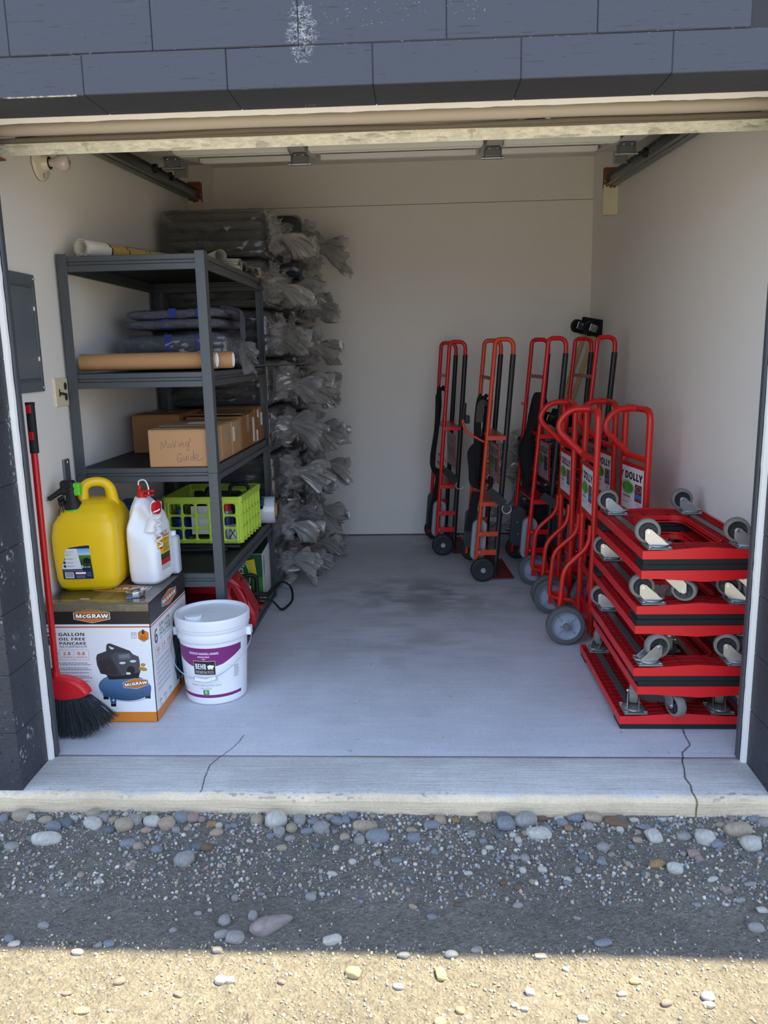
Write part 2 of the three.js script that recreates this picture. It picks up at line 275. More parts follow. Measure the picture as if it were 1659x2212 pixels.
{
  const wf = sgroup('wall_front'), D0 = ZI, D1 = ZF;
  const block = (x0, x1, y0, y1, m, jig = 0.0015) => {
    const g = bb(x0 + 0.0007, x1 - 0.0007, y0 + 0.0007, y1 - 0.0007, D0, D1 + rr(-jig, jig), 0.0022);
    if (m === lintMat) { const p = g.attributes.position, uv = g.attributes.uv; for (let i = 0; i < p.count; i++) uv.setXY(i, (p.getX(i) + 1.6) / 3, (p.getY(i) - 2.1 + 0.4 * (D1 - p.getZ(i))) / 0.5); } else boxUV(g, 1.6);
    part('block', g, m, wf);
  };
  for (let k = -3; k < 6; k++) { const x = -0.9365 + 0.4055 * k; block(x - 0.4055, x, HL, 2.237, lintMat); }
  for (let r = 0; r < 3; r++) for (let k = -3; k < 6; k++) { const x = -1.139 + 0.4055 * k + (r % 2 ? 0.203 : 0); block(x - 0.4055, x, 2.237 + 0.203 * r, 2.44 + 0.203 * r, r ? paintMat : lintMat); }
  for (let r = 0; r < 11; r++) {
    const y0 = r === 0 ? -0.01 : 0.2025 * r - 0.006, y1 = r === 10 ? HL : 0.2025 * (r + 1) - 0.006, s = r % 2 ? 0.4055 : 0.203;
    block(JL - s, JL, y0, y1, wornMat); block(JL - s - 0.4055, JL - s, y0, y1, wornMat);
    block(JR, JR + s, y0, y1, paintMat); block(JR + s, JR + s + 0.4055, y0, y1, paintMat);
  }
  const core = std('#26282c', 0.7);
  part('mortar', [bb(-1.9, JL - 0.004, -0.1, HL, D0 + 0.003, D1 - 0.0035), bb(JR + 0.004, 1.7, -0.1, HL, D0 + 0.003, D1 - 0.0035), bb(-2.3, 2.1, HL + 0.004, 2.9, D0 + 0.003, D1 - 0.0035)], core, wf);
  part('side_wall', [bb(-9, -1.9, -0.1, 2.9, D0, D1), bb(1.7, 9, -0.1, 2.9, D0, D1)], paintMat, wf);
  part('upper_wall', [bb(-9, 9, 2.845, 3.0, D0, D1)], paintMat, wf);
}
// white painted stop strips round the opening, dark seal beside them
const whitePaint = std('#faf9f5', 0.55);
const ragged = (g, axis, amp) => { const p = g.attributes.position; for (let i = 0; i < p.count; i++) { const y = p.getY(i), x = p.getX(i); if (axis === 'x') p.setX(i, x + amp * (fbm(y * 30, x * 3 + p.getZ(i), 3) - 0.5)); else p.setY(i, y + amp * (fbm(x * 30, 2 + p.getZ(i), 3) - 0.5)); } g.computeVertexNormals(); return g; };
const strip = (w, h, d, x, y, z, n, ax) => { const g = new THREE.BoxGeometry(w, h, d, ax === 'y' ? n : 1, ax === 'x' ? n : 1, 1); g.translate(x, y, z); return ragged(g, ax, 0.004); };
structure('trim_1', strip(0.06, HL, 0.016, JL - 0.015, HL / 2, -2.576, 70, 'x'), whitePaint);
structure('trim_2', strip(0.06, HL, 0.016, JR + 0.015, HL / 2, -2.576, 70, 'x'), whitePaint);
structure('trim_3', [strip(JR - JL + 0.1, 0.06, 0.014, (JL + JR) / 2, HL + 0.046, -2.590, 90, 'y'), surf((u, v) => { const x = JL - 0.05 + (JR - JL + 0.1) * u, n = 0.004 * (fbm(x * 26, 2, 3) - 0.5); return [x, lerp(2.136, 2.1235, v) + n, lerp(-2.568, -2.596, v)]; }, 120, 2), bb(JL - 0.05, JR + 0.05, 2.127, 2.14, -2.604, -2.597)], whitePaint);
const seal = std('#474b50', 0.5, 0.1);
for (const [x, s] of [[JL, 1], [JR, -1]]) {
  const o = thing('weather_seal', s > 0 ? 'dark grey ribbed seal strip standing against the left door jamb' : 'dark grey ribbed seal strip standing against the right door jamb', 'seal');
  part('seal_strip', [bb(Math.min(x - s * 0.02, x + s * 0.022), Math.max(x - s * 0.02, x + s * 0.022), 0.004, 2.06, -2.615, -2.59, 0.003)], seal, o);
  parts('rib', [0.010, 0.018].map((d) => cyl(0.0035, 2.05, x + s * d, 1.03, -2.589, 0, 0, 0, 8)), seal, o);
}
// rough ground with its stones
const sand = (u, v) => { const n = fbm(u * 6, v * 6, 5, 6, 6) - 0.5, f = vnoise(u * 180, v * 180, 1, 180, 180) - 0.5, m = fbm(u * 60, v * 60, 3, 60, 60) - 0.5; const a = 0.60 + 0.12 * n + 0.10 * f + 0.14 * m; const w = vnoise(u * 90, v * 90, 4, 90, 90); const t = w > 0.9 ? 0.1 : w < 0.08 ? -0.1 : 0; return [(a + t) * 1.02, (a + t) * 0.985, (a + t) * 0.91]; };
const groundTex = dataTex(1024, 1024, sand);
const groundBump = dataTex(1024, 1024, (u, v) => 0.35 * fbm(u * 30, v * 30, 3, 30, 30) + 0.4 * vnoise(u * 110, v * 110, 2, 110, 110) + 0.35 * vnoise(u * 230, v * 230, 3, 230, 230), false);
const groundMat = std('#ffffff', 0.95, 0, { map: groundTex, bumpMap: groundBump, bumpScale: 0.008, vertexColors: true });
const GY = -0.078, gh = (x, z) => GY + 0.012 * (fbm(x * 4, z * 4, 3) - 0.5) + 0.006 * (fbm(x * 28, z * 28, 3) - 0.5) + 0.010 * sstep(-2.2, -2.36, z) * (fbm(x * 7 + 40, 3, 3) - 0.25);
const ground = sgroup('ground');
{
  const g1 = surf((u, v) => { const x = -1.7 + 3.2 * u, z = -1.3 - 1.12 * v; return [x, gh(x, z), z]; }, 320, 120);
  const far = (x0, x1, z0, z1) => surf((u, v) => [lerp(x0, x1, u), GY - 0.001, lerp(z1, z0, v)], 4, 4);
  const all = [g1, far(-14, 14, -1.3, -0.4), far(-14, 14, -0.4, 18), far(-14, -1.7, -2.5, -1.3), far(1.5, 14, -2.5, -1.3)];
  // dark dirt along the building; unseen drive made paler to bounce warm light indoors
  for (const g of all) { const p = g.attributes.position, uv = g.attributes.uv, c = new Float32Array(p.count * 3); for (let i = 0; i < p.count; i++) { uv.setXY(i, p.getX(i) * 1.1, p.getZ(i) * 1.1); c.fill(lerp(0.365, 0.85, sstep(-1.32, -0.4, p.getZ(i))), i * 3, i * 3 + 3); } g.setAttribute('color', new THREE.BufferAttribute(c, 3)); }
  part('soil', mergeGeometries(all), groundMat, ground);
}
// ---------- overhead sectional door, open under the ceiling ----------
{
  const doorWhite = std('#f2f0ea', 0.45), railM = std('#f0eee8', 0.4), vinyl = std('#b8afa5', 0.5), dirty = std('#6f6457', 0.8, 0, { bumpMap: grain, bumpScale: 0.001 });
  const galvTex = dataTex(512, 64, (u, v) => { const a = 0.84 + 0.2 * (fbm(u * 60, v * 6, 4, 60, 6) - 0.5) + 0.08 * (vnoise(u * 200, v * 20, 1, 200, 20) - 0.5) - (fbm(u * 24, v * 3, 3, 24, 3) > 0.66 ? 0.12 : 0); return [a, a * 0.985, a * 0.9]; });
  const galvDirty = std('#ffffff', 0.45, 0.1, { map: galvTex });
  const d = sgroup('door_1'); d.userData.label = 'white ribbed overhead door rolled open beneath the ceiling';
  const X0 = -1.36, X1 = 1.10;
  // sections: front edge (z,y) to back edge (z,y) of the underside
  const secs = [[-2.745, 2.095, -3.25, 2.325], [-3.255, 2.327, -3.79, 2.372], [-3.795, 2.372, -4.325, 2.418], [-4.33, 2.419, -4.86, 2.500]];
  const stiles = [-1.29, -0.61, 0.37, 1.04];
  secs.forEach(([z0, y0, z1, y1], i) => {
    const s = new THREE.Group(); s.name = 'door_section'; s.position.set(0, (y0 + y1) / 2, (z0 + z1) / 2); s.rotation.x = Math.atan2(y1 - y0, z0 - z1); d.add(s);
    const L = Math.hypot(z1 - z0, y1 - y0);
    part('door_skin', [bb(X0, X1, 0.035, 0.043, -L / 2 + 0.003, L / 2 - 0.003), ...[-0.16, -0.08, 0, 0.08, 0.16].map((z) => bb(X0 + 0.01, X1 - 0.01, 0.030, 0.036, z - 0.012, z + 0.012, 0.002))], doorWhite, s);
    const sx = [X0 + 0.01, ...stiles.slice(1, -1).flatMap((x) => [x - 0.055, x + 0.055]), X1 - 0.01];
    for (let k = 0; k < sx.length - 1; k += 2) for (const e of [-1, 1]) {
      const a = sx[k] + (k === 0 ? 0.10 : 0), b = sx[k + 1] - (k === sx.length - 2 ? 0.10 : 0), zc = e * (L / 2 - 0.035);
      part('rail', [bb(a, b, 0.004, 0.012, zc - 0.028, zc + 0.028, 0.003), bb(a, b, 0.004, 0.036, zc + e * 0.024, zc + e * 0.031, 0.002), bb(a, b, 0.004, 0.026, zc - e * 0.030, zc - e * 0.024, 0.002), bb(a, b, 0.0005, 0.006, zc - 0.008, zc + 0.008, 0.002)], railM, s);
    }
    for (const x of stiles) part('stile', [bb(x - (Math.abs(x) > 0.9 ? 0.055 : 0.036), x + (Math.abs(x) > 0.9 ? 0.055 : 0.036), -0.001, 0.004, -L / 2 + 0.004, L / 2 - 0.004), bb(x - 0.032, x - 0.028, 0, 0.036, -L / 2 + 0.004, L / 2 - 0.004, 0.001), bb(x + 0.028, x + 0.032, 0, 0.036, -L / 2 + 0.004, L / 2 - 0.004, 0.001)], std('#dcdad2', 0.5), s);
  });
  // hinges at the joint between the second and third panel
  const hinge = (x, end) => {
    const h = new THREE.Group(); h.name = 'hinge'; h.position.set(x, 2.405, -4.325); d.add(h);
    const w = 0.042, sh = new THREE.Shape(); sh.moveTo(-w, 0); sh.absarc(0, 0.006, w, Math.PI, 0, true); sh.lineTo(w, 0); sh.closePath();
    part('hinge_plate', [bb(-w, w, -0.002, 0.004, -0.04, 0.05), mv(ext(sh, 0.006, 0.001), 0, -0.035, 0.012), bb(-w - 0.003, -w + 0.004, -0.045, 0.0, -0.006, 0.022), bb(w - 0.004, w + 0.003, -0.045, 0.0, -0.006, 0.022)], M.darkSteel, h);
    part('hinge_pin', cyl(0.0075, 2 * w + 0.03, 0, -0.042, 0.012, 0, 0, Math.PI / 2, 12), M.steel, h);
    parts('screw', [[-0.02, 0.03], [0.02, 0.03], [0, 0.0]].map(([a, b]) => mv(new THREE.SphereGeometry(0.006, 10, 6), a, -0.004, b + 0.012)), M.bolt, h);
    if (end) { part('roller', [cyl(0.023, 0.022, end * 0.095, -0.04, 0.012, 0, 0, Math.PI / 2, 20), cyl(0.006, 0.07, end * 0.065, -0.042, 0.012, 0, 0, Math.PI / 2, 8)], M.black, h); }
  };
  hinge(-1.265, -1); hinge(-0.61, 0); hinge(0.37, 0); hinge(1.035, 1);
  for (const [x, e] of [[-1.375, -1], [1.128, 1]]) {
    const b = new THREE.Group(); b.name = 'top_bracket'; b.position.set(x, 2.47, -4.83); d.add(b);
    part('bracket_plate', [bb(-0.04, 0.04, -0.046, 0.046, 0, 0.004), bb(-0.04, 0.04, 0.04, 0.046, -0.05, 0.0), mv(ext(shapeOf([[0, 0.046], [-0.06, 0.046], [-0.02, -0.046], [0, -0.046]]), 0.004), -e * 0.04, 0, 0, 0, Math.PI / 2, 0)], M.galv, b);
    parts('screw', [-0.022, 0, 0.022].map((a) => mv(new THREE.SphereGeometry(0.0055, 10, 6), a, 0.038, 0.006)), M.bolt, b);
    part('roller', [cyl(0.023, 0.022, e * 0.07, -0.03, -0.02, 0, 0, Math.PI / 2, 20), cyl(0.006, 0.09, e * 0.03, -0.03, -0.02, 0, 0, Math.PI / 2, 8)], M.black, b);
  }
  // bottom edge: soft seal, its folded lip, galvanised strut
  const wob = (r, y, z, amp, ph) => curve(Array.from({ length: 26 }, (_, i) => { const x = -1.5 + 2.75 * i / 25; return [x, y + amp * (fbm(x * 2 + ph, 1, 3) - 0.5), z]; }), r, 120, 12);
  part('bottom_seal', wob(0.024, 2.137, -2.70, 0.006, 3), vinyl, d, 'soft grey vinyl tube along the bottom edge');
  part('seal_lip', [wob(0.0075, 2.105, -2.70, 0.010, 9), wob(0.006, 2.101, -2.708, 0.008, 21)], dirty, d, 'dirty folded rubber lip');
  { const g = surf((u, v) => { const x = -1.5 + 2.75 * u; return [x, 2.102 - 0.036 * v, -2.712 - 0.028 * v]; }, 60, 1), g2 = surf((u, v) => { const x = -1.5 + 2.75 * u; return [x, 2.066 + 0.03 * v, -2.740 - 0.05 * v]; }, 60, 1);
    for (const q of [g, g2]) { const uv = q.attributes.uv; for (let i = 0; i < uv.count; i++) uv.setXY(i, uv.getX(i) * 2.2, uv.getY(i)); }
    part('bottom_strut', [g, g2, bb(-1.5, 1.25, 2.098, 2.104, -2.76, -2.712)], galvDirty, d, 'mottled galvanised steel strip'); }
}
for (const [s, lbl] of [[-1, 'grey steel door track running along the left wall'], [1, 'grey steel door track running along the right wall']]) {
  const t = thing('door_track', lbl, 'door track'), xo = s < 0 ? -1.445 : 1.185, xi = xo - s * 0.03;
  const ch = (pts) => {                                       // a C channel swept along (z,y) points, open towards the middle of the room
    const prof = [[xi, -0.027], [xo, -0.027], [xo, 0.027], [xi, 0.027]], n = pts.length;
    return surf((u, v) => { const k = Math.round(v * (n - 1)), a = pts[Math.max(0, k - 1)], b = pts[Math.min(n - 1, k + 1)], L = Math.hypot(b[0] - a[0], b[1] - a[1]), nz = -(b[1] - a[1]) / L, ny = (b[0] - a[0]) / L; const q = Math.min(2, Math.floor(u * 3)), f = u * 3 - q, X = lerp(prof[q][0], prof[q + 1][0], f), o = -lerp(prof[q][1], prof[q + 1][1], f); return [X, pts[k][1] + o * ny, pts[k][0] + o * nz]; }, 3, n - 1);
  };
  const arc = Array.from({ length: 9 }, (_, i) => { const a = i / 8 * Math.PI / 2; return [-2.99 + 0.3 * Math.cos(a) * 1, 2.005 + 0.3 * Math.sin(a)]; });
  const pts = [[-2.69, 0.05], ...arc, [-3.4, 2.33], [-4.4, 2.385], [s < 0 ? -5.39 : -5.33, 2.436]];
  const g = ch(pts).toNonIndexed(); g.computeVertexNormals();
  part('track_channel', g, std('#7f8587', 0.42, 0.8), t);
  part('support_angle', bx(0.04, 0.004, 2.2, s < 0 ? -1.475 : 1.215, 2.352, -4.25, 0.001, 0.055, 0, 0), std('#8b9193', 0.45, 0.8), t);
  part('end_bolt', [cyl(0.007, 0.03, xi + s * 0.006, 2.43, s < 0 ? -5.36 : -5.30, 0, 0, Math.PI / 2, 10)], M.bolt, t);
}
for (const s of [-1, 1]) {
  const x = s < 0 ? -1.464 : 1.204, z = s < 0 ? -5.44 : -5.40;
  const b = thing('wooden_block', s < 0 ? 'half painted wooden block behind the end of the left track' : 'half painted wooden block behind the end of the right track', 'wood block', [x, 0, z]);
  part('block_body', rbox(0.088, 0.28, 0.04, 0.006, 0, 2.385, 0), M.wood, b, 'bare orange brown wood');
  const g = surf((u, v) => { const top = 2.40 + (s > 0 ? 0.03 * Math.abs(u - 0.6) : 0.012 * Math.sin(u * 9)) + 0.006 * Math.sin(u * 23); return [-0.046 + 0.092 * u, lerp(2.243, top, v), 0.0215 + 0.001 * Math.sin(v * 9)]; }, 16, 6);
  part('painted_sheet', [g, bb(-0.046, 0.046, 2.241, 2.40, -0.02, 0.0205, 0.003), bb(-0.048, 0.046, 2.240, 2.252, -0.02, 0.024, 0.003)], std('#e6dcc0', 0.6), b, 'cream painted lower half');
}
// torn wood and wool scraps at the ends of the strut
for (const [x, y, z, n, lbl, nm] of [[-1.46, 2.02, -2.64, 7, 'torn brown wood splinters hanging from the upper left corner', 'wood_splinters'], [1.165, 2.06, -2.64, 4, 'small torn brown wood scrap at the upper right corner', 'wood_splinters']]) {
  const o = thing(nm, lbl, 'wood scrap');
  parts('splinter', Array.from({ length: n }, (_, i) => { const g = new THREE.IcosahedronGeometry(0.014, 1); g.scale(rr(0.7, 1.5), rr(0.7, 1.7), 0.5); const p = g.attributes.position; for (let k = 0; k < p.count; k++) p.setXYZ(k, p.getX(k) * (0.7 + 0.6 * hash(Math.round(p.getX(k) * 1e4), i, 1)), p.getY(k) * (0.6 + 0.9 * hash(Math.round(p.getY(k) * 1e4), i, 2)), p.getZ(k)); g.computeVertexNormals(); return mv(g, x + (i * 0.022) - 0.02, y - 0.012 * hash(i, 3, 1) - (i < 3 ? 0.02 * i % 0.04 : 0), z, 0, 0, i); }), std('#86684c', 0.95), o);
  part('wood_strip', bb(x - 0.03, x + (x < 0 ? 0.14 : 0.05), y + 0.012, y + 0.018, z - 0.02, z + 0.02, 0.001), std('#7a4d34', 0.8), o);
}
// ---------- on the left wall ----------
{
  const o = thing('lamp_holder', 'round cream porcelain lamp holder with a bare unlit bulb on the left wall', 'lamp holder', [XL, 2.172, -3.30]); o.rotation.z = -Math.PI / 2; o.scale.set(1.1, 0.8, 1.1);
  const porc = phy('#e9e1c8', 0.25, 0, { clearcoat: 0.6, clearcoatRoughness: 0.1 });
  part('base', lathe([[0, 0], [0.058, 0], [0.062, 0.004], [0.062, 0.012], [0.057, 0.02], [0.04, 0.026], [0.029, 0.032], [0.026, 0.05], [0.024, 0.056], [0.021, 0.056], [0.02, 0.03], [0, 0.03]], 40), porc, o);
  part('gap_rim', lathe([[0.05, -0.004], [0.0605, -0.004], [0.0615, 0.0015], [0.05, 0.0015]], 40), std('#2a2117', 0.9), o);
  parts('screw', [0, 1].map((k) => mv(cbox(0.018, 0.004, 0.006, 0.001), 0.043 * (k ? 1 : -1), 0.024, 0.006, 0, 0.5, k ? -0.35 : 0.35)), M.darkSteel, o);
  part('socket_ring', lathe([[0.0165, 0.05], [0.0195, 0.05], [0.0195, 0.06], [0.0165, 0.06], [0.0165, 0.05]], 24), std('#3a332b', 0.5, 0.6), o);
  part('bulb', lathe([[0.014, 0.05], [0.0145, 0.066], [0.0165, 0.078], [0.023, 0.094], [0.0285, 0.108], [0.0305, 0.122], [0.029, 0.136], [0.023, 0.148], [0.012, 0.1545], [0.0, 0.156]], 32), phy('#ddd2cc', 0.12, 0, { clearcoat: 1, clearcoatRoughness: 0.05 }), o, 'frosted glass bulb');
  part('bulb_stamp', lathe([[0.004, 0.1575], [0.008, 0.1565], [0.009, 0.1562], [0.009, 0.1568], [0.004, 0.158]], 20), std('#8d8478', 0.6), o);
}
{
  const o = thing('breaker_panel', 'grey steel breaker panel with a closed door on the left wall', 'electrical panel', [XL, 1.507, -3.02]); o.rotation.y = Math.PI / 2;  // local x = -z, local z = out of the wall
  const pm = std('#6a7377', 0.38, 0.25), w = 0.235, h = 0.445;
  part('cover', bb(-w / 2, w / 2, -h / 2, h / 2, 0, 0.012, 0.003), pm, o);
  const dr = part('panel_door', [bb(-w / 2 + 0.02, w / 2 - 0.034, -h / 2 + 0.05, h / 2 - 0.05, 0.008, 0.0155, 0.004)], std('#727c80', 0.3, 0.25), o);
  const fr = roundRect(w - 0.044, h - 0.085, 0.012, -0.007, 0), ho = roundRect(w - 0.052, h - 0.094, 0.01, -0.007, 0); fr.holes.push(ho);
  part('door_ridge', mv(ext(fr, 0.006, 0.002, 4), 0, 0, 0.012), pm, o);
  parts('latch', [bb(w / 2 - 0.040, w / 2 - 0.033, -0.105, -0.088, 0.012, 0.02), bb(w / 2 - 0.040, w / 2 - 0.033, 0.085, 0.102, 0.012, 0.02)], M.whitePlastic, dr, 'pale latch');
  for (const [a, b] of [[1, 1], [1, -1], [-1, 1], [-1, -1]]) part('screw', mv(new THREE.SphereGeometry(0.006, 10, 6), a * (w / 2 - 0.012), b * (h / 2 - 0.016), 0.012), M.bolt, o);
}
{
  const o = thing('wall_outlet', 'cream wall plate with a dark switch and double socket beside the shelf post', 'outlet', [XL, 1.273, -3.294]); o.rotation.y = Math.PI / 2;
  const dk = std('#2b2622', 0.5);
  part('plate', rbox(0.122, 0.118, 0.012, 0.005, 0, 0, 0.002), M.cream, o);
  const s = part('toggle_switch', [bb(-0.030, -0.020, -0.018, 0.014, 0.006, 0.010), bx(0.03, 0.010, 0.016, -0.006, -0.006, 0.012, 0.003, 0, 0, -0.15)], dk, o, 'dark toggle');
  for (const y of [0.024, -0.020]) { const sh = new THREE.Shape(); sh.absellipse(0, 0, 0.011, 0.0155, 0, Math.PI * 2); const r = part('receptacle', mv(ext(sh, 0.006, 0.001, 12), 0.030, y, 0.006), dk, o, 'dark receptacle'); parts('slot', [bb(0.026, 0.0275, y - 0.004, y + 0.005, 0.011, 0.0125, 0.0002), bb(0.0325, 0.034, y - 0.004, y + 0.005, 0.011, 0.0125, 0.0002)], M.black, r); }
}
{
  const o = thing('wall_plate', 'small grey steel plate on the left wall behind the black spout', 'wall plate', [XL, 0.945, -3.27]); o.rotation.y = Math.PI / 2;
  part('plate', rbox(0.055, 0.10, 0.012, 0.004, 0, 0, 0.004), M.darkSteel, o); parts('screw', [bx(0.004, 0.012, 0.004, 0, 0.038, 0.011)], M.bolt, o);
}
// ---------- steel shelf unit ----------
const SH = { x0: -1.496, x1: -0.878, z0: -4.54, z1: -3.345, lv: [0.058, 0.469, 0.941, 1.345, 1.822] };
{
  const o = thing('shelf_unit', 'tall charcoal steel shelf unit with five boards along the left wall', 'shelf');
  const { x0, x1, z0, z1, lv } = SH, pw = 0.042;
  for (const [x, z, sx, sz] of [[x0, z1, 1, -1], [x1, z1, -1, -1], [x0, z0, 1, 1], [x1, z0, -1, 1]]) {
    const g = [];
    for (const [a, b] of [[0.0, 0.915], [0.916, 1.832]]) { g.push(bb(Math.min(x, x + sx * pw), Math.max(x, x + sx * pw), a, b, Math.min(z, z + sz * 0.0025), Math.max(z, z + sz * 0.0025), 0.0008), bb(Math.min(x, x + sx * 0.0025), Math.max(x, x + sx * 0.0025), a, b, Math.min(z, z + sz * pw), Math.max(z, z + sz * pw), 0.0008)); }
    const p = part('post', g, M.shelfMetal, o);
    if (sz > 0) parts('slot', Array.from({ length: 18 }, (_, i) => bx(0.0015, 0.028, 0.008, x + sx * 0.0032, 0.12 + i * 0.095, z + sz * 0.021, 0.0003)), M.black, p);
  }
  const beam = (axis, a0, a1, at, y, s) => {
    const bands = [[y - 0.022, y, 0.006], [y - 0.036, y - 0.022, 0.010], [y - 0.062, y - 0.036, 0.004]];
    return bands.map(([ya, yb, inset]) => axis === 'x' ? bb(a0, a1, ya, yb, Math.min(at - s * inset, at - s * (inset + 0.012)), Math.max(at - s * inset, at - s * (inset + 0.012)), 0.002) : bb(Math.min(at - s * inset, at - s * (inset + 0.012)), Math.max(at - s * inset, at - s * (inset + 0.012)), ya, yb, a0, a1, 0.002));
  };
  for (const y of lv) {
    part('beam', beam('x', x0 + 0.003, x1 - 0.003, z1, y, 1), M.shelfMetal, o); part('beam', beam('x', x0 + 0.003, x1 - 0.003, z0, y, -1), M.shelfMetal, o);
    part('beam', beam('z', z0 + 0.003, z1 - 0.003, x1, y, 1), M.shelfMetal, o); part('beam', beam('z', z0 + 0.003, z1 - 0.003, x0, y, -1), M.shelfMetal, o);
    part('shelf_board', bb(x0 + 0.012, x1 - 0.012, y - 0.012, y - 0.001, z0 + 0.012, z1 - 0.012, 0.002), M.shelfBoard, o);
  }
}
// ---------- top shelf ----------
{ // rolled vinyl banner, printed side out
  const o = thing('rolled_banner', 'rolled white vinyl banner with a printed tan and blue outside on the top shelf', 'banner', [-1.412, 1.822, -3.41], -0.36);
  const print = canvas(512, 512, (c, w, h) => { c.fillStyle = '#ece8dd'; c.fillRect(0, 0, w, h); c.fillStyle = '#c9a255'; c.fillRect(0, h * 0.16, w, h); c.fillStyle = '#23221f'; c.fillRect(0, h * 0.16, w, 5); for (let i = 0; i < 7; i++) { c.fillStyle = '#2c5a8e'; c.beginPath(); c.moveTo(w * 0.55, h * (0.3 + i * 0.18)); c.lineTo(w * 0.86, h * (0.29 + i * 0.18)); c.lineTo(w * 0.86, h * (0.42 + i * 0.18)); c.lineTo(w * 0.55, h * (0.44 + i * 0.18)); c.fill(); c.fillStyle = '#23221f'; c.fillRect(0, h * (0.29 + i * 0.18), w, 3); c.fillRect(w * 0.35, h * (0.44 + i * 0.18), w * 0.55, 3); } });
  const L = 0.85, T = 2.35, sp = (t, rr0) => { const a = t * T * 2 * Math.PI - 1.9, r = rr0 * (0.62 + 0.38 * t); return [Math.cos(a) * r * 1.05, 0.041 + Math.sin(a) * r * 0.97]; };
  const outer = surf((u, v) => { const q = sp(0.42 + 0.58 * u, 0.041); return [q[0], q[1], -L * v]; }, 50, 2), uv = outer.attributes.uv; for (let i = 0; i < uv.count; i++) uv.setXY(i, uv.getX(i) * 1.6, 1 - uv.getY(i));
  part('printed_sheet', outer, std('#ffffff', 0.5, 0, { map: print }), o, 'printed outer layer');
  part('roll_core', [surf((u, v) => { const q = sp(u * 0.97, 0.0400); return [q[0], q[1], -0.002 - (L - 0.004) * v]; }, 70, 1), ...[0, -L].map((z) => surf((u, v) => { const q = sp(u, 0.041 - 0.0035 * v); return [q[0], q[1], z]; }, 70, 1))], std('#e6e1d4', 0.6), o);
  part('loose_flap', surf((u, v) => [-0.0 - 0.058 * u, 0.004 + 0.010 * Math.max(0, u - 0.5), -0.01 - (L - 0.02) * v], 6, 1), std('#e6e1d4', 0.6), o);
}
{ // folded and curled papers
  const pap = std('#ddd9c8', 0.75, 0, { side: THREE.DoubleSide });
  const a = thing('paper_roll', 'short curled sheet of white paper lying open on the top shelf', 'paper', [-0.962, 1.826, -3.86], 0.55);
  part('sheet', [surf((u, v) => { const t = u * 4.6 - 0.8, r = 0.028 + 0.004 * u; return [Math.cos(t) * r, 0.034 + Math.sin(t) * r, 0.16 * (v - 0.5) + 0.02 * u]; }, 28, 2), surf((u, v) => { const t = u * 4.6 - 0.8, r = 0.0272 + 0.004 * u; return [Math.cos(t) * r, 0.034 + Math.sin(t) * r, 0.16 * (v - 0.5) + 0.02 * u]; }, 28, 2)], pap, a);
  const b = thing('folded_newspaper', 'pile of folded newspaper sheets on the edge of the top shelf', 'newspaper', [-0.955, 1.824, -4.11], 0.2);
  for (let i = 0; i < 5; i++) part('folded_sheet', [surf((u, v) => { const t = u * Math.PI - Math.PI / 2; return [0.055 * Math.cos(t) * 0.3 + 0.045 - (u > 0 && u < 1 ? 0 : 0), 0.006 + i * 0.009 + 0.004 * Math.sin(t), (v - 0.5) * 0.30]; }, 8, 2), bx(0.10, 0.002, 0.30, 0, 0.002 + i * 0.009, 0, 0.0005, 0, rr(-0.06, 0.06), 0.03), bx(0.10, 0.002, 0.30, 0, 0.0075 + i * 0.009, 0, 0.0005, 0, rr(-0.06, 0.06), -0.02)], std(['#e4e0d0', '#cfcab8', '#ddd8c6', '#c8c4b4', '#e2dfd2'][i], 0.8), b);
  const c = thing('curled_newspaper', 'loosely curled newspaper with open rolls at the back corner of the top shelf', 'newspaper', [-0.945, 1.824, -4.42], 0.35);
  for (const [dx, dz, r] of [[-0.03, 0.03, 0.034], [0.015, -0.03, 0.026]]) part('curl', surf((u, v) => { const t = u * 5.3 - 1.2, q = r * (0.8 + 0.2 * u) * (1 + 0.08 * Math.sin(v * 7)); return [dx + Math.cos(t) * q, r + 0.004 + Math.sin(t) * q * 0.9, dz + (v - 0.5) * 0.22]; }, 26, 6), pap, c);
  const y = thing('warning_tape', 'strip of yellow and red printed tape hanging over the top shelf corner', 'tape', [-0.872, 1.812, -4.43]);
  const tp = canvas(256, 32, (g, w, h) => { g.fillStyle = '#e9c022'; g.fillRect(0, 0, w, h); for (let i = 0; i < 9; i++) { g.fillStyle = i % 2 ? '#b53a1e' : '#f4e9b0'; g.fillRect(i * 29 + 4, 6, 14, 20); } });
  part('tape_strip', surf((u, v) => [0.004 + 0.006 * Math.sin(u * 11) - 0.02 * v, 0.012 + 0.008 * Math.sin(u * 8 + v), 0.20 * (u - 0.5)], 30, 2), std('#ffffff', 0.5, 0, { map: tp, side: THREE.DoubleSide }), y);
}
// ---------- folded moving blankets ----------
const weave = (c0, c1) => dataTex(256, 256, (u, v) => { const n = vnoise(u * 120, v * 120, 1, 120, 120), m = fbm(u * 16, v * 16, 4, 16, 16), k = 0.5 * n + 0.5 * m; return [0, 1, 2].map((i) => lerp(c0[i], c1[i], k)); });
const wool = (t) => std('#ffffff', 0.95, 0, { map: t, bumpMap: fibre, bumpScale: 0.003 });
const woolGrey = wool(weave([0.18, 0.18, 0.185], [0.47, 0.455, 0.44])), woolDark = wool(weave([0.11, 0.115, 0.13], [0.33, 0.33, 0.35])), woolBlue = wool(weave([0.20, 0.205, 0.25], [0.52, 0.525, 0.575])), woolNavy = wool(weave([0.03, 0.04, 0.09], [0.14, 0.17, 0.30]));
const blueTrim = std('#2a3f9a', 0.8);
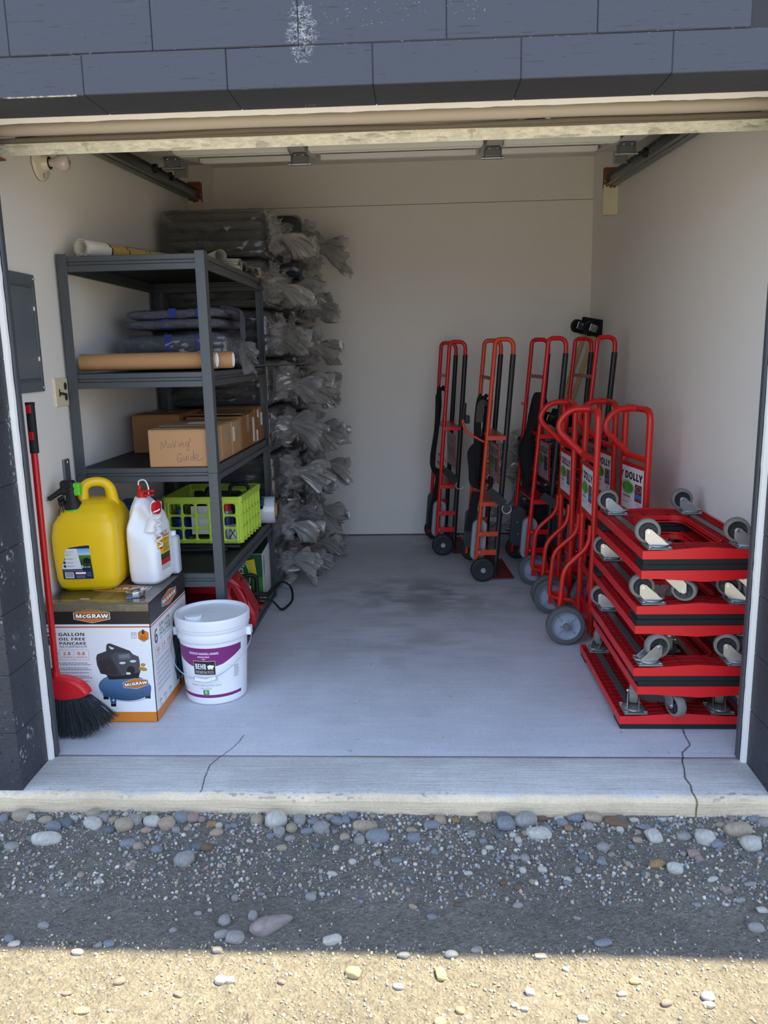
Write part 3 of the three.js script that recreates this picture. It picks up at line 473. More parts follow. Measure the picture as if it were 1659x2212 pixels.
// one folded blanket: a soft slab w x t x d whose long front edge is a round fold
function foldSlab(w, t, d, sd, wave = 0.004) {
  const nu = 28, nv = 20;
  const g = surf((u, v) => {
    const a = v * Math.PI * 2, ce = Math.cos(a), se = Math.sin(a), e = 0.22;
    let y = Math.sign(se) * Math.pow(Math.abs(se), 0.7) * t / 2, z = Math.sign(ce) * Math.pow(Math.abs(ce), e) * d / 2;
    const q = 1 - Math.pow(Math.abs(2 * u - 1), 14) * 0.55; y *= q; z *= 1 - Math.pow(Math.abs(2 * u - 1), 20) * 0.03;
    const x = (u - 0.5) * w, n = fbm(x * 7 + sd * 3.7, z * 6 + sd, 3) - 0.5;
    return [x + 0.004 * (vnoise(y * 90, z * 20, sd) - 0.5), y + wave * n * 2 + wave * 0.8 * Math.sin(x * 9 + sd), z + 0.012 * (fbm(x * 9 + sd, y * 30 + sd * 2, 2) - 0.5)];
  }, nu, nv, false);
  const p = g.attributes.position, uv = g.attributes.uv; for (let i = 0; i < p.count; i++) uv.setXY(i, p.getX(i) * 4, uv.getY(i) * 4 * d);
  const cap = (s) => { const c = []; for (let j = 0; j <= nv; j++) { const i = j * (nu + 1) + (s < 0 ? 0 : nu); c.push([p.getX(i), p.getY(i), p.getZ(i)]); } const m = c.reduce((q, r) => [q[0] + r[0] / c.length, q[1] + r[1] / c.length, q[2] + r[2] / c.length], [0, 0, 0]); return surf((u, v) => { const k = c[Math.round(v * nv)]; return [lerp(m[0], k[0], u), lerp(m[1], k[1], u), lerp(m[2], k[2], u)]; }, 1, nv); };
  return merge([g, cap(-1), cap(1)]);
}
const slabs = [0, 1, 2, 3].map((s) => foldSlab(0.56, 0.05, 0.6, s * 5 + 1));
// thin clear plastic: mostly lets light through, with a milky haze and sharp gloss
const film = phy('#e8e9ea', 0.10, 0, { transmission: 0.94, thickness: 0, ior: 1.6, side: THREE.DoubleSide, specularIntensity: 0.9 });
const film2 = phy('#e2e2e2', 0.09, 0, { transmission: 0.82, thickness: 0, ior: 1.8, side: THREE.DoubleSide });
const filmMilk = phy('#dcdad6', 0.12, 0, { transmission: 0.66, thickness: 0, ior: 1.7, side: THREE.DoubleSide });
// wrinkled bag round a box w x h x d (centre at h/2)
function bagShell(w, h, d, sd, amp = 0.008) {
  const g = new RoundedBoxGeometry(w, h, d, 10, Math.min(0.035, h * 0.2)); const q = mergeVertices((() => { g.deleteAttribute('uv'); g.deleteAttribute('normal'); return g; })(), 1e-4);
  const s = new THREE.BoxGeometry(w, h, d, 34, 18, 34); s.deleteAttribute('uv'); s.deleteAttribute('normal'); const b = mergeVertices(s, 1e-4), p = b.attributes.position, R = Math.min(0.04, h * 0.25);
  for (let i = 0; i < p.count; i++) {
    const x = p.getX(i), y = p.getY(i), z = p.getZ(i), cx = Math.max(-w / 2 + R, Math.min(w / 2 - R, x)), cy = Math.max(-h / 2 + R, Math.min(h / 2 - R, y)), cz = Math.max(-d / 2 + R, Math.min(d / 2 - R, z));
    const v = V(x - cx, y - cy, z - cz); const l = v.length(); if (l > 0) v.multiplyScalar(1 / l); const k = amp * (Math.abs(fbm(x * 9 + sd, y * 16 + z * 11 + sd * 2, 3) - 0.5) * 4 - 0.5);
    p.setXYZ(i, cx + v.x * (Math.min(l, R) + k), Math.max(-h / 2, Math.min(h / 2, cy + v.y * (Math.min(l, R) + k))) + h / 2, cz + v.z * (Math.min(l, R) + k));
  }
  b.computeVertexNormals(); return b;
}
// gathered and knotted end of a bag, along +x from 0
function tuft(L, r0, r1, sd, droop = 0.05) {
  const k = rr(0.34, 0.46), nf = 9 + Math.floor(rnd() * 6);
  return surf((u, v) => {
    const a = u * Math.PI * 2, e = Math.sin(u * Math.PI * 2 * nf + sd) * 0.5 + 0.35 * Math.sin(u * Math.PI * 2 * (nf * 2 + 3) + sd * 3 + v * 5), far = 1 + 0.28 * (fbm(Math.cos(a) * 1.4 + sd, Math.sin(a) * 1.4 + sd, 2) - 0.5) * 2;
    const t = v * (v > k ? lerp(1, far, (v - k) / (1 - k)) : 1); let r = v < k ? lerp(r0, 0.014, Math.pow(v / k, 0.6)) : lerp(0.014, r1, Math.pow((v - k) / (1 - k), 0.7));
    const away = Math.min(1, Math.abs(v - k) / 0.35); r *= 1 + e * (0.10 + 0.38 * away) + 0.8 * away * (fbm(Math.cos(a) * 2 + sd * 5, Math.sin(a) * 2 + v * 3.5, 3) - 0.5);
    const c = v > k ? (v - k) / (1 - k) : 0;
    return [t * L + 0.016 * (vnoise(Math.cos(a) * 5 + sd, Math.sin(a) * 5, v * 7) - 0.5), Math.cos(a) * r * (1 + 0.25 * c) - droop * v * v - 0.05 * c * c, Math.sin(a) * r + 0.03 * c * Math.sin(sd)];
  }, 72, 22, true);
}
// loose crumpled fold of bag plastic
function crumple(w, h, sd) { return surf((u, v) => { const x = (u - 0.5) * w, y = (v - 0.5) * h, f = Math.abs(fbm(u * 4 + sd, v * 4 + sd * 2, 4) - 0.5) * 0.22 + 0.02 * Math.abs(Math.sin(u * 9 + v * 5 + sd)); return [f + 0.03 * Math.sin(u * 3.1) * Math.sin(v * 3.1), y * (1 + 0.2 * Math.sin(u * 5 + sd)), x]; }, 30, 24); }
const within = (g, h) => { const p = g.attributes.position; for (let i = 0; i < p.count; i++) { const y = p.getY(i), lo = 0.004 + 0.012 * vnoise(i * 0.7, h), hi = h - 0.002 - 0.012 * vnoise(i * 0.6, 3); p.setY(i, Math.max(lo, Math.min(hi, y))); } g.computeVertexNormals(); return g; };
// a tied bag of blankets: blankets, clear bag, knotted end towards +x
function bundle(label, pos, turn, n, t, mats, w, d, group, tufts = 1, wob = 0) {
  const o = thing('blanket_bundle', label, 'blankets', pos, turn, group);
  for (let i = 0; i < n; i++) { const s = part('folded_blanket', slabs[(i + Math.floor(rnd() * 4)) % 4], mats[(i * 7 + Math.floor(rnd() * 3)) % mats.length], o); s.position.set(rr(-0.008, 0.008), t * (i + 0.5), rr(-0.012, 0.012)); s.scale.set((w - 0.05) / 0.56, t / 0.05 * 0.88, (d - 0.04) / 0.6 * rr(0.97, 1)); s.rotation.y = rr(-0.02, 0.02); }
  const sd = rnd() * 50; part('plastic_bag', bagShell(w, n * t + 0.004, d, sd, 0.006), film, o);
  for (let k = 0; k < tufts; k++) { const z = tufts === 1 ? rr(-0.10, 0.10) : -d / 2 + d * (k + 0.5) / tufts + rr(-0.03, 0.03); const tg = mv(tuft(rr(0.20, 0.28), rr(0.07, 0.10), rr(0.06, 0.09), rnd() * 40, rr(0.0, 0.05)), w / 2 - 0.02, n * t * rr(0.42, 0.62), z, rr(-0.4, 0.4), rr(-0.35, 0.35), rr(-0.25, 0.15)); part('knotted_end', within(tg, n * t), rnd() > 0.45 ? film2 : filmMilk, o); }
  if (tufts > 1) for (let k = 0; k < 2; k++) { const cg = mv(crumple(rr(0.22, 0.32), n * t * rr(0.7, 0.85), rnd() * 40), w / 2 - 0.004, n * t * 0.5, -d / 4 + d / 2 * k, rr(-0.15, 0.15)); part('loose_plastic', within(cg, n * t), film2, o); }
  return o;
}
{ // two columns of bagged blankets behind the shelf
  const rows = ['lowest', 'second from the floor', 'third from the floor', 'fourth from the floor', 'fifth from the floor', 'sixth from the floor', 'second from the top', 'topmost'];
  const mixA = [woolGrey, woolDark, woolDark, woolNavy], top = [woolGrey, woolGrey, woolGrey, woolDark];
  let ya = 0.004, yb = 0.004;
  for (let r = 0; r < 8; r++) {
    const n = 5, nb = r === 0 ? 3 : r === 7 ? 7 : 5, ha = r === 7 ? 0.0525 : 0.0535;
    bundle(`bagged grey moving blankets in the front stack behind the shelf, ${rows[r]}`, [-1.165 + rr(-0.006, 0.006), ya, -4.93 + rr(-0.008, 0.008)], rr(-0.02, 0.02), n, ha, r > 5 ? top : mixA, 0.60, 0.62, 'bagged blankets in the front stack', 2); ya += n * ha + 0.011;
    bundle(`bagged dark moving blankets in the rear stack against the back wall, ${rows[r]}`, [-1.12 + (r === 7 ? 0.03 : 0) + rr(-0.006, 0.006), yb, -5.62 + rr(-0.008, 0.008)], rr(-0.02, 0.02), nb, 0.0552, r === 7 ? [woolNavy] : mixA, 0.64, 0.62, 'bagged blankets in the rear stack', 2); yb += nb * 0.0552 + 0.011;
  }
}
{ // opened blankets on the second shelf
  const stack = (label, pos, turn, n, w, d, t) => { const o = thing('folded_blankets', label, 'blankets', pos, turn); for (let i = 0; i < n; i++) { const s = part('folded_blanket', slabs[i % 4], woolBlue, o); s.position.set(rr(-0.01, 0.01), t * (i + 0.5), rr(-0.01, 0.01)); s.scale.set(w / 0.56, t / 0.05, d / 0.6); parts('blue_binding', [-0.02, 0.15].map((x) => bx(0.035, t * 0.86, 0.004, x * w / 0.56 + rr(-0.02, 0.02), t * (i + 0.5) + 0.002, d / 2 + 0.001, 0.001)), blueTrim, o); } return o; };
  const o = stack('blue grey moving blankets half bagged in torn plastic on the second shelf', [-1.165, 1.352, -3.98], 0.03, 2, 0.50, 0.42, 0.082);
  part('torn_plastic', bagShell(0.53, 0.160, 0.46, 33, 0.010), film, o);
  { const m = part('knotted_end', tuft(0.15, 0.05, 0.055, 7, 0.0), film2, o); m.position.set(0.23, 0.085, 0.10); m.rotation.y = -0.5; }
  const q = stack('two loose blue grey moving blankets lying on the bagged pile on the second shelf', [-1.16, 1.537, -3.98], -0.02, 2, 0.47, 0.38, 0.048);
  const tail = surf((u, v) => [0.225 + 0.08 * sstep(0, 0.45, u) + 0.015 * u, 0.094 - 0.14 * u * u + 0.012 * Math.sin(v * 9 + u * 6) , 0.17 - 0.10 * v - 0.02 * Math.sin(u * 5)], 14, 10); part('hanging_corner', [tail, tail.clone().translate(0, -0.012, 0)], woolBlue, q);
  bundle('dark bagged blankets lying at the back of the second shelf', [-1.235, 1.352, -4.375], 0, 3, 0.05, [woolDark, woolGrey], 0.52, 0.30, null, 0);
}
// ---------- second shelf: tubes and a loose sheet ----------
const kraft = std('#b58a5f', 0.75, 0, { bumpMap: fibre, bumpScale: 0.0003 });
function mailTube(label, x0, x1, y, z, r, cap) {
  const o = thing('cardboard_tube', label, 'tube', [0, 0, 0]); const L = x1 - x0;
  part('tube_wall', mv(lathe([[r - 0.004, 0], [r, 0], [r, L], [r - 0.004, L], [r - 0.004, 0]], 40), x0, y, z, 0, 0, -Math.PI / 2), kraft, o);
  part('end_cap', mv(lathe([[0, L - 0.012], [r - 0.008, L - 0.012], [r - 0.006, L - 0.002], [r - 0.004, L - 0.001]], 32), x0, y, z, 0, 0, -Math.PI / 2), std('#f3f2ee', 0.4), o, 'white plastic end cap');
  if (cap) part('rim_tape', mv(lathe([[r + 0.0008, L - 0.035], [r + 0.0012, L - 0.001], [r + 0.0012, L + 0.002]], 40), x0, y, z, 0, 0, -Math.PI / 2), phy('#d8c7a8', 0.15, 0, { transmission: 0.5 }), o);
  return o;
}
mailTube('long brown cardboard tube along the front edge of the second shelf', -1.462, -0.872, 1.392, -3.427, 0.036, true);
mailTube('brown cardboard tube with a white cap sticking out behind the front tube', -1.40, -0.820, 1.392, -3.502, 0.036, false);
{ const o = thing('cardboard_sheet', 'flat pale grey sheet sticking out over the right edge of the second shelf', 'sheet', [-0.765, 1.356, -4.22], -0.25); part('sheet', [surf((u, v) => [0.28 * (u - 0.5), 0.008 * u * u + 0.004 * Math.sin(v * 5), 0.34 * (v - 0.5) + 0.03 * u], 10, 8), surf((u, v) => [0.28 * (u - 0.5), -0.003 + 0.008 * u * u + 0.004 * Math.sin(v * 5), 0.34 * (v - 0.5) + 0.03 * u], 10, 8)], std('#9b9a96', 0.6), o); }
// ---------- third shelf: cartons ----------
function carton(label, x0, x1, z0, z1, h, y, o2 = {}) {
  const w = x1 - x0, d = z0 - z1, m = o2.mat || M.cardboard;                 // z0 front, z1 back
  const o = thing('cardboard_carton', label, 'carton', [(x0 + x1) / 2, y, (z0 + z1) / 2], o2.turn || 0, o2.group);
  part('carton_body', [bx(w, h, d, 0, h / 2, 0, 0.003)], m, o);
  part('flap', bx(w * 0.996, 0.004, d / 2 - 0.002, 0, h + 0.002, d / 4, 0.001, o2.lift ?? 0.01), m, o); part('flap', bx(w * 0.996, 0.004, d / 2 - 0.002, 0, h + 0.002, -d / 4, 0.001, -(o2.lift ?? 0.01)), m, o);
  part('packing_tape', [bx(0.0012, 0.09, 0.05, w / 2 + 0.0004, h - 0.045, 0, 0.0003), bx(w * 0.99, 0.001, 0.05, 0, h + 0.005, 0, 0.0003)], phy('#c9b18c', 0.12, 0, { transmission: 0.35 }), o);
  if (o2.front) part('front_print', mv(new THREE.PlaneGeometry(w * 0.96, h * 0.94), 0, h / 2, d / 2 + 0.0008), std('#ffffff', 0.85, 0, { map: o2.front }), o, o2.frontLabel);
  if (o2.side) for (const [zz, ww, hh, yy] of o2.side) part('paper_label', bx(0.001, hh, ww, w / 2 + 0.0006, yy, zz, 0.0003), std('#ffffff', 0.6, 0, { map: barcode }), o, 'white address label');
  return o;
}
const barcode = canvas(128, 128, (c, w, h) => { c.fillStyle = '#f0efea'; c.fillRect(0, 0, w, h); for (let i = 0; i < 22; i++) { c.fillStyle = '#222'; c.fillRect(14 + i * 4.6, 58, 1 + (i * 7) % 3, 44); } for (let i = 0; i < 4; i++) { c.fillStyle = '#666'; c.fillRect(14, 12 + i * 10, 50 + (i * 23) % 45, 3); } });
const guide = canvas(1024, 560, (c, w, h) => {
  c.fillStyle = '#b88e65'; c.fillRect(0, 0, w, h); for (let i = 0; i < 9000; i++) { c.fillStyle = `rgba(${rnd() > 0.5 ? '225,190,150' : '130,95,60'},0.10)`; c.fillRect(rnd() * w, rnd() * h, rr(2, 14), 1.4); }
  c.strokeStyle = '#4b2a55'; c.lineWidth = 5; c.lineCap = 'round'; c.lineJoin = 'round';
  const pen = (pts) => { c.beginPath(); pts.forEach((p, i) => i ? c.quadraticCurveTo(pts[i - 1][2] ?? pts[i - 1][0], pts[i - 1][3] ?? pts[i - 1][1], p[0], p[1]) : c.moveTo(p[0], p[1])); c.stroke(); };
  // handwriting: Moving
  pen([[185, 288], [205, 165], [236, 255], [282, 140], [300, 262]]); c.beginPath(); c.ellipse(352, 232, 28, 26, 0, 0, 6.3); c.stroke();
  pen([[392, 160], [425, 255], [452, 140]]); pen([[492, 195], [500, 255]]); c.fillStyle = '#4b2a55'; c.fillRect(486, 155, 6, 6);
  pen([[528, 258], [530, 190], [532, 225], [562, 186], [580, 205], [584, 256]]);
  pen([[668, 186], [632, 178], [612, 210], [625, 242], [658, 228], [668, 186], [668, 268], [655, 306], [622, 300]]); pen([[668, 186], [700, 150], [702, 110], [690, 105]]);
  // Guide
  pen([[540, 372], [508, 350], [470, 380], [455, 450], [480, 492], [525, 475], [530, 432], [500, 432]]); pen([[530, 432], [528, 500]]);
  pen([[568, 398], [562, 450], [585, 474], [610, 440], [616, 396], [616, 470]]); pen([[648, 400], [652, 468]]); c.fillRect(644, 372, 6, 6);
  pen([[738, 425], [705, 412], [685, 440], [700, 470], [735, 452], [748, 300], [742, 400], [750, 472]]);
  pen([[770, 440], [812, 425], [818, 385], [792, 365], [768, 400], [772, 450], [805, 476], [860, 462], [905, 430]]);
});
carton('pale cardboard carton with Moving Guide written by hand, foremost on the third shelf', -1.176, -0.905, -3.362, -3.545, 0.158, 0.942, { front: guide, frontLabel: 'handwritten words Moving Guide', lift: 0.03 });
carton('brown cardboard carton right behind the Moving Guide carton', -1.19, -0.905, -3.555, -3.74, 0.160, 0.942, { lift: 0.05, side: [] });
carton('brown cardboard carton third in the row along the right side of the third shelf', -1.18, -0.904, -3.752, -3.93, 0.158, 0.942, { mat: M.cardboard, lift: 0.02, side: [[0.06, 0.03, 0.07, 0.1]] });
carton('brown cardboard carton with one raised flap in the middle of the third shelf', -1.18, -0.903, -3.945, -4.26, 0.170, 0.942, { mat: M.cardboardDark, lift: -0.12, side: [[-0.13, 0.04, 0.13, 0.08]] });
carton('brown cardboard carton with white labels at the back right of the third shelf', -1.18, -0.902, -4.275, -4.505, 0.185, 0.942, { mat: M.cardboardDark, lift: -0.05, side: [[0.03, 0.035, 0.04, 0.155], [-0.06, 0.05, 0.07, 0.12], [0.07, 0.04, 0.06, 0.04]] });
carton('dark brown cardboard carton at the back left of the third shelf', -1.44, -1.20, -3.90, -4.32, 0.185, 0.942, { mat: M.cardboardDark, lift: 0.0 });
{ const l = thing('shipping_label', 'white bar code label lying on top of the cartons on the third shelf', 'label', [-1.03, 1.1085, -3.66]); part('label_sheet', bx(0.10, 0.001, 0.06, 0, 0, 0, 0.0003, 0.02), std('#ffffff', 0.6, 0, { map: barcode }), l); }
// ---------- fourth shelf: lime crate and what is in it ----------
{
  const cx = -1.09, cz = -4.035, w = 0.375, d = 0.40, h = 0.236, y = 0.492, t = 0.006;
  const o = thing('milk_crate', 'lime green slotted plastic crate on the fourth shelf', 'crate', [cx, y, cz], -0.03);
  const wall = (L, n, m) => {                                  // one wall: holes in a plate, thin ribs standing proud, x along L
    const s = shapeOf([[-L / 2, 0], [L / 2, 0], [L / 2, h], [-L / 2, h]]), rows = 3, cw = (L - 0.03) / n, ch = (h - 0.045) / rows;
    for (let r = 0; r < rows; r++) for (let c = 0; c < n; c++) s.holes.push(roundRect(cw - 0.010, ch - 0.010, 0.014, -L / 2 + 0.015 + cw * (c + 0.5), 0.014 + ch * (r + 0.5)));
    const g = [mv(ext(s, t, 0, 4), 0, 0, -t / 2)];
    for (let c = 0; c <= n; c++) g.push(bb(-L / 2 + 0.015 + cw * c - 0.0015, -L / 2 + 0.015 + cw * c + 0.0015, 0, h - 0.028, t / 2, t / 2 + 0.009, 0.0005));
    for (let r = 0; r <= rows; r++) g.push(bb(-L / 2, L / 2, 0.014 + ch * r - 0.002, 0.014 + ch * r + 0.002, t / 2, t / 2 + (r ? 0.006 : 0.009), 0.0005));
    g.push(bb(-L / 2, L / 2, h - 0.03, h, -t / 2, t / 2 + 0.010, 0.002), bb(-L / 2, L / 2, h - 0.012, h - 0.008, t / 2, t / 2 + 0.014, 0.0005)); return merge(g);
  };
  const F = wall(w, 5), S = wall(d, 6);
  part('crate_wall', F.clone().translate(0, 0, d / 2), M.lime, o); part('crate_wall', mv(F.clone(), 0, 0, -d / 2, 0, Math.PI, 0), M.lime, o);
  part('crate_wall', mv(S.clone(), w / 2, 0, 0, 0, Math.PI / 2, 0), M.lime, o); part('crate_wall', mv(S.clone(), -w / 2, 0, 0, 0, -Math.PI / 2, 0), M.lime, o);
  parts('corner_post', [[1, 1], [1, -1], [-1, 1], [-1, -1]].map(([a, b]) => bx(0.014, h, 0.014, a * w / 2, h / 2, b * d / 2, 0.004)), M.lime, o);
  part('crate_floor', bx(w - 0.004, 0.006, d - 0.004, 0, 0.003, 0, 0.001), M.lime, o);
  const P = (dx, dz) => [cx + dx, y + 0.0075, cz + dz];
  { // black jug lying upright with a printed label
    const b = thing('black_jug', 'black plastic jug with a white printed label standing in the lime crate', 'jug', P(-0.02, 0.02));
    part('jug_body', [rbox(0.15, 0.185, 0.24, 0.03, 0, 0.0945, 0)], M.blackGloss, b);
    part('handle', [tube([[0.0, 0.17, -0.11], [0, 0.232, -0.09], [0, 0.238, 0.03], [0, 0.18, 0.06]], 0.012, 0.04, 10)], M.blackGloss, b); part('cap', cyl(0.022, 0.035, 0, 0.20, 0.10, 0, 0, 0, 20), M.black, b);
    const lb = canvas(256, 256, (c, W, H) => { c.fillStyle = '#dfe3e4'; c.fillRect(0, 0, W, H); c.fillStyle = '#5a6a75'; for (let k = 0; k < 2; k++) for (let i = 0; i < 22; i++) c.fillRect(16 + k * 120, 22 + i * 9.5, 60 + (i * 37 + k * 11) % 42, 2.2); c.fillStyle = '#2c3d4a'; c.fillRect(16, 10, 80, 6); c.fillRect(136, 10, 70, 6); });
    part('paper_label', bx(0.128, 0.145, 0.001, 0.002, 0.098, 0.1205, 0.0003), std('#ffffff', 0.5, 0, { map: lb }), b, 'white label with small print');
  }
  const blue = std('#12317a', 0.35), blueCap = std('#1b4fa8', 0.35);
  const bottle = (nm, lbl, dx, dz, r, hh, m, mc) => { const b = thing(nm, lbl, 'bottle', P(dx, dz)); part('bottle_body', lathe([[0, 0], [r * 0.95, 0], [r, 0.005], [r, hh * 0.68], [r * 0.9, hh * 0.76], [r * 0.42, hh * 0.86], [r * 0.42, hh]], 24), m, b); part('cap', lathe([[r * 0.5, hh * 0.9], [r * 0.5, hh * 1.06], [0, hh * 1.06]], 20), mc, b); return b; };
  bottle('oil_bottle', 'dark blue plastic bottle at the left corner of the lime crate', -0.14, 0.135, 0.034, 0.15, blue, blueCap);
  bottle('oil_bottle', 'bright blue plastic bottle on the left side of the lime crate', -0.14, 0.04, 0.036, 0.10, blueCap, blue);
  { const b = thing('spray_can', 'blue and grey spray can with a red cap in the lime crate', 'spray can', P(0.095, 0.125)); part('can_body', lathe([[0, 0], [0.03, 0], [0.032, 0.003], [0.032, 0.13], [0.027, 0.145]], 24), std('#8d949b', 0.35, 0.5), b); part('print_band', lathe([[0.0325, 0.075], [0.0325, 0.128]], 24), std('#1c2a66', 0.4), b); part('cap', lathe([[0.026, 0.14], [0.026, 0.178], [0.02, 0.184], [0, 0.184]], 20), M.redCap, b); }
  { const b = thing('white_roll', 'white roll with a black cross print low in the lime crate', 'roll', P(0.145, 0.14)); part('roll_body', lathe([[0.01, 0], [0.03, 0], [0.033, 0.004], [0.033, 0.066], [0.03, 0.07], [0.01, 0.07], [0.01, 0]], 24), M.whitePlastic, b); parts('cross_mark', [0.6, -0.6].map((a) => bx(0.004, 0.055, 0.001, -0.012, 0.036, 0.0315, 0.0002, 0, -0.2, a)), M.black, b, 'black mark'); }
  { const b = thing('green_jug', 'small dark jug with a carry handle at the back of the lime crate', 'jug', P(0.112, -0.112)); part('jug_body', rbox(0.11, 0.19, 0.12, 0.03, 0, 0.096, 0), M.black, b); part('handle', tube([[-0.05, 0.18, 0], [-0.05, 0.24, 0], [0.05, 0.24, 0], [0.05, 0.18, 0]], 0.01, 0.03, 8), M.black, b); }
}
{ // black wands lying in front of the crate
  const o = thing('sprayer_wand', 'long black plastic wand lying on the fourth shelf against the lime crate', 'wand'); part('wand_body', [tube([[-1.33, 0.484, -3.785], [-0.905, 0.484, -3.795]], 0.014, 0.01, 12)], M.black, o); part('grip', tube([[-1.05, 0.484, -3.79], [-0.91, 0.484, -3.795]], 0.0155, 0.01, 10), M.blackGloss, o);
  const q = thing('sprayer_wand', 'shorter black plastic wand lying in front of the long one', 'wand'); part('wand_body', [tube([[-1.34, 0.483, -3.715], [-0.955, 0.483, -3.735]], 0.0115, 0.01, 12)], M.black, q); part('collar', tube([[-1.06, 0.4835, -3.729], [-1.02, 0.4835, -3.731]], 0.0135, 0.01, 10), M.blackGloss, q);
}
{ // roll of stretch wrap poking out past the shelf
  const o = thing('stretch_wrap_roll', 'clear white roll of stretch wrap poking out beside the lime crate', 'wrap roll', [-0.93, 0.471 + 0.077, -4.40]); o.rotation.set(0, 0.12, -Math.PI / 2);
  part('film_roll', lathe([[0.038, -0.16], [0.074, -0.16], [0.0765, -0.157], [0.0765, 0.087], [0.074, 0.09], [0.038, 0.09]], 40), phy('#dfe5ea', 0.18, 0, { clearcoat: 1, clearcoatRoughness: 0.12 }), o); part('card_core', lathe([[0.034, -0.17], [0.039, -0.17], [0.039, 0.1], [0.034, 0.1], [0.034, -0.17]], 32), kraft, o);
  part('blue_print', surf((u, v) => { const a = -0.2 + u * 0.9 + 0.2 * Math.sin(v * 9); return [Math.cos(a + 2.2) * 0.0772, 0.03 * v + 0.012 * Math.sin(u * 40), Math.sin(a + 2.2) * 0.0772]; }, 40, 4), std('#2c5f86', 0.5), o, 'smeared blue print');
}
{ // blue lidded tub behind the yellow can
  const o = thing('storage_tub', 'small grey tub with a blue lid behind the yellow can', 'tub', [-1.36, 0.4705, -3.64]);
  part('tub_body', rbox(0.17, 0.23, 0.2, 0.015, 0, 0.116, 0), std('#a9b7c4', 0.4), o); part('lid', [rbox(0.184, 0.035, 0.214, 0.01, 0, 0.243, 0), rbox(0.15, 0.016, 0.18, 0.006, 0, 0.266, 0)], std('#1d4f9c', 0.4), o, 'blue lid');
}
// ---------- bottom shelf ----------
{
  const o = thing('red_fuel_can', 'red plastic fuel can with a sunken grip on the bottom shelf', 'fuel can', [-1.02, 0.06, -3.86], 0.15);
  const red = std('#b81420', 0.4);
  const sh = new THREE.Shape(); sh.moveTo(-0.16, 0); sh.lineTo(0.15, 0); sh.quadraticCurveTo(0.175, 0.02, 0.165, 0.08); sh.lineTo(0.10, 0.22); sh.quadraticCurveTo(0.06, 0.29, -0.02, 0.29); sh.lineTo(-0.14, 0.26); sh.quadraticCurveTo(-0.17, 0.24, -0.17, 0.2); sh.closePath();
  const ho = new THREE.Path(); ho.absellipse(0.075, 0.165, 0.022, 0.05, 0, Math.PI * 2, true, 0.42); sh.holes.push(ho);
  part('can_body', mv(ext(sh, 0.20, 0.022, 10), 0, 0, -0.10), red, o); part('grip_liner', mv(rbox(0.10, 0.16, 0.12, 0.03), 0.06, 0.16, 0), red, o); part('cap', cyl(0.03, 0.04, -0.1, 0.295, 0, 0, 0, 0, 20), M.black, o);
}
{ const o = thing('red_tool_box', 'low dark red box at the front of the bottom shelf behind the bucket', 'box', [-1.17, 0.06, -3.52], 0.0); part('box_body', rbox(0.44, 0.20, 0.22, 0.012, 0, 0.1, 0), std('#7c1016', 0.5), o); part('lid', rbox(0.45, 0.035, 0.23, 0.01, 0, 0.215, 0), std('#8d1219', 0.5), o); part('latch', bx(0.05, 0.035, 0.008, 0.1, 0.195, 0.112, 0.002), M.darkSteel, o); }
{ // spreader carton with the green brand oval
  const w = 0.27, h = 0.275, d = 0.30;
  const o = thing('lawn_feed_carton', 'white and green printed carton at the back of the bottom shelf', 'carton', [-1.035, 0.06, -4.37], 0.06);
  const pr = canvas(512, 512, (c, W, H) => { c.fillStyle = '#e8ebe6'; c.fillRect(0, 0, W, H); c.strokeStyle = '#3a4a4c'; c.lineWidth = 26; c.beginPath(); c.arc(130, 260, 190, -1.4, 0.7); c.stroke(); c.fillStyle = '#0f4a26'; c.fillRect(310, 0, 202, H); c.fillStyle = '#d9c928'; c.beginPath(); c.moveTo(330, 70); c.lineTo(430, 50); c.lineTo(450, 220); c.lineTo(400, 230); c.fill(); c.fillStyle = '#2c7a2b'; c.fillRect(400, 250, 112, 170); c.fillStyle = '#d9b93a'; c.fillRect(380, 430, 132, 82); c.save(); c.translate(300, 220); c.rotate(1.45); c.fillStyle = '#e9efe6'; c.beginPath(); c.ellipse(0, 0, 152, 78, 0, 0, 6.3); c.fill(); c.fillStyle = '#17702f'; c.beginPath(); c.ellipse(0, 0, 144, 70, 0, 0, 6.3); c.fill(); c.fillStyle = '#fff'; c.font = 'bold 84px serif'; c.textAlign = 'center'; c.textBaseline = 'middle'; c.fillText('Scotts', 0, 2); c.restore(); });
  const sd = canvas(256, 256, (c, W, H) => { c.fillStyle = '#e9ece6'; c.fillRect(0, 0, W, H); c.save(); c.translate(44, 60); c.rotate(1.57); c.fillStyle = '#17702f'; c.beginPath(); c.ellipse(10, 0, 52, 20, 0, 0, 6.3); c.fill(); c.fillStyle = '#fff'; c.font = 'bold 26px serif'; c.textAlign = 'center'; c.fillText('Scotts', 10, 8); c.restore(); c.save(); c.translate(60, 130); c.rotate(1.57); c.fillStyle = '#2f3f33'; c.font = 'bold 18px sans-serif'; c.fillText('WHEATABLE', 0, 16); c.restore(); });
  part('carton_body', bx(w, h, d, 0, h / 2, 0, 0.002), std('#dfe2dc', 0.6), o); part('front_print', mv(new THREE.PlaneGeometry(w * 0.99, h * 0.99), 0, h / 2, d / 2 + 0.0006), std('#ffffff', 0.5, 0, { map: pr }), o, 'green oval print with the word Scotts'); part('side_print', mv(new THREE.PlaneGeometry(d * 0.99, h * 0.99), w / 2 + 0.0006, h / 2, 0, 0, Math.PI / 2, 0), std('#ffffff', 0.5, 0, { map: sd }), o); part('lid_print', bx(w * 0.99, 0.001, d * 0.99, 0, h + 0.0006, 0, 0.0003), std('#1b4d2d', 0.5), o, 'dark green top');
}
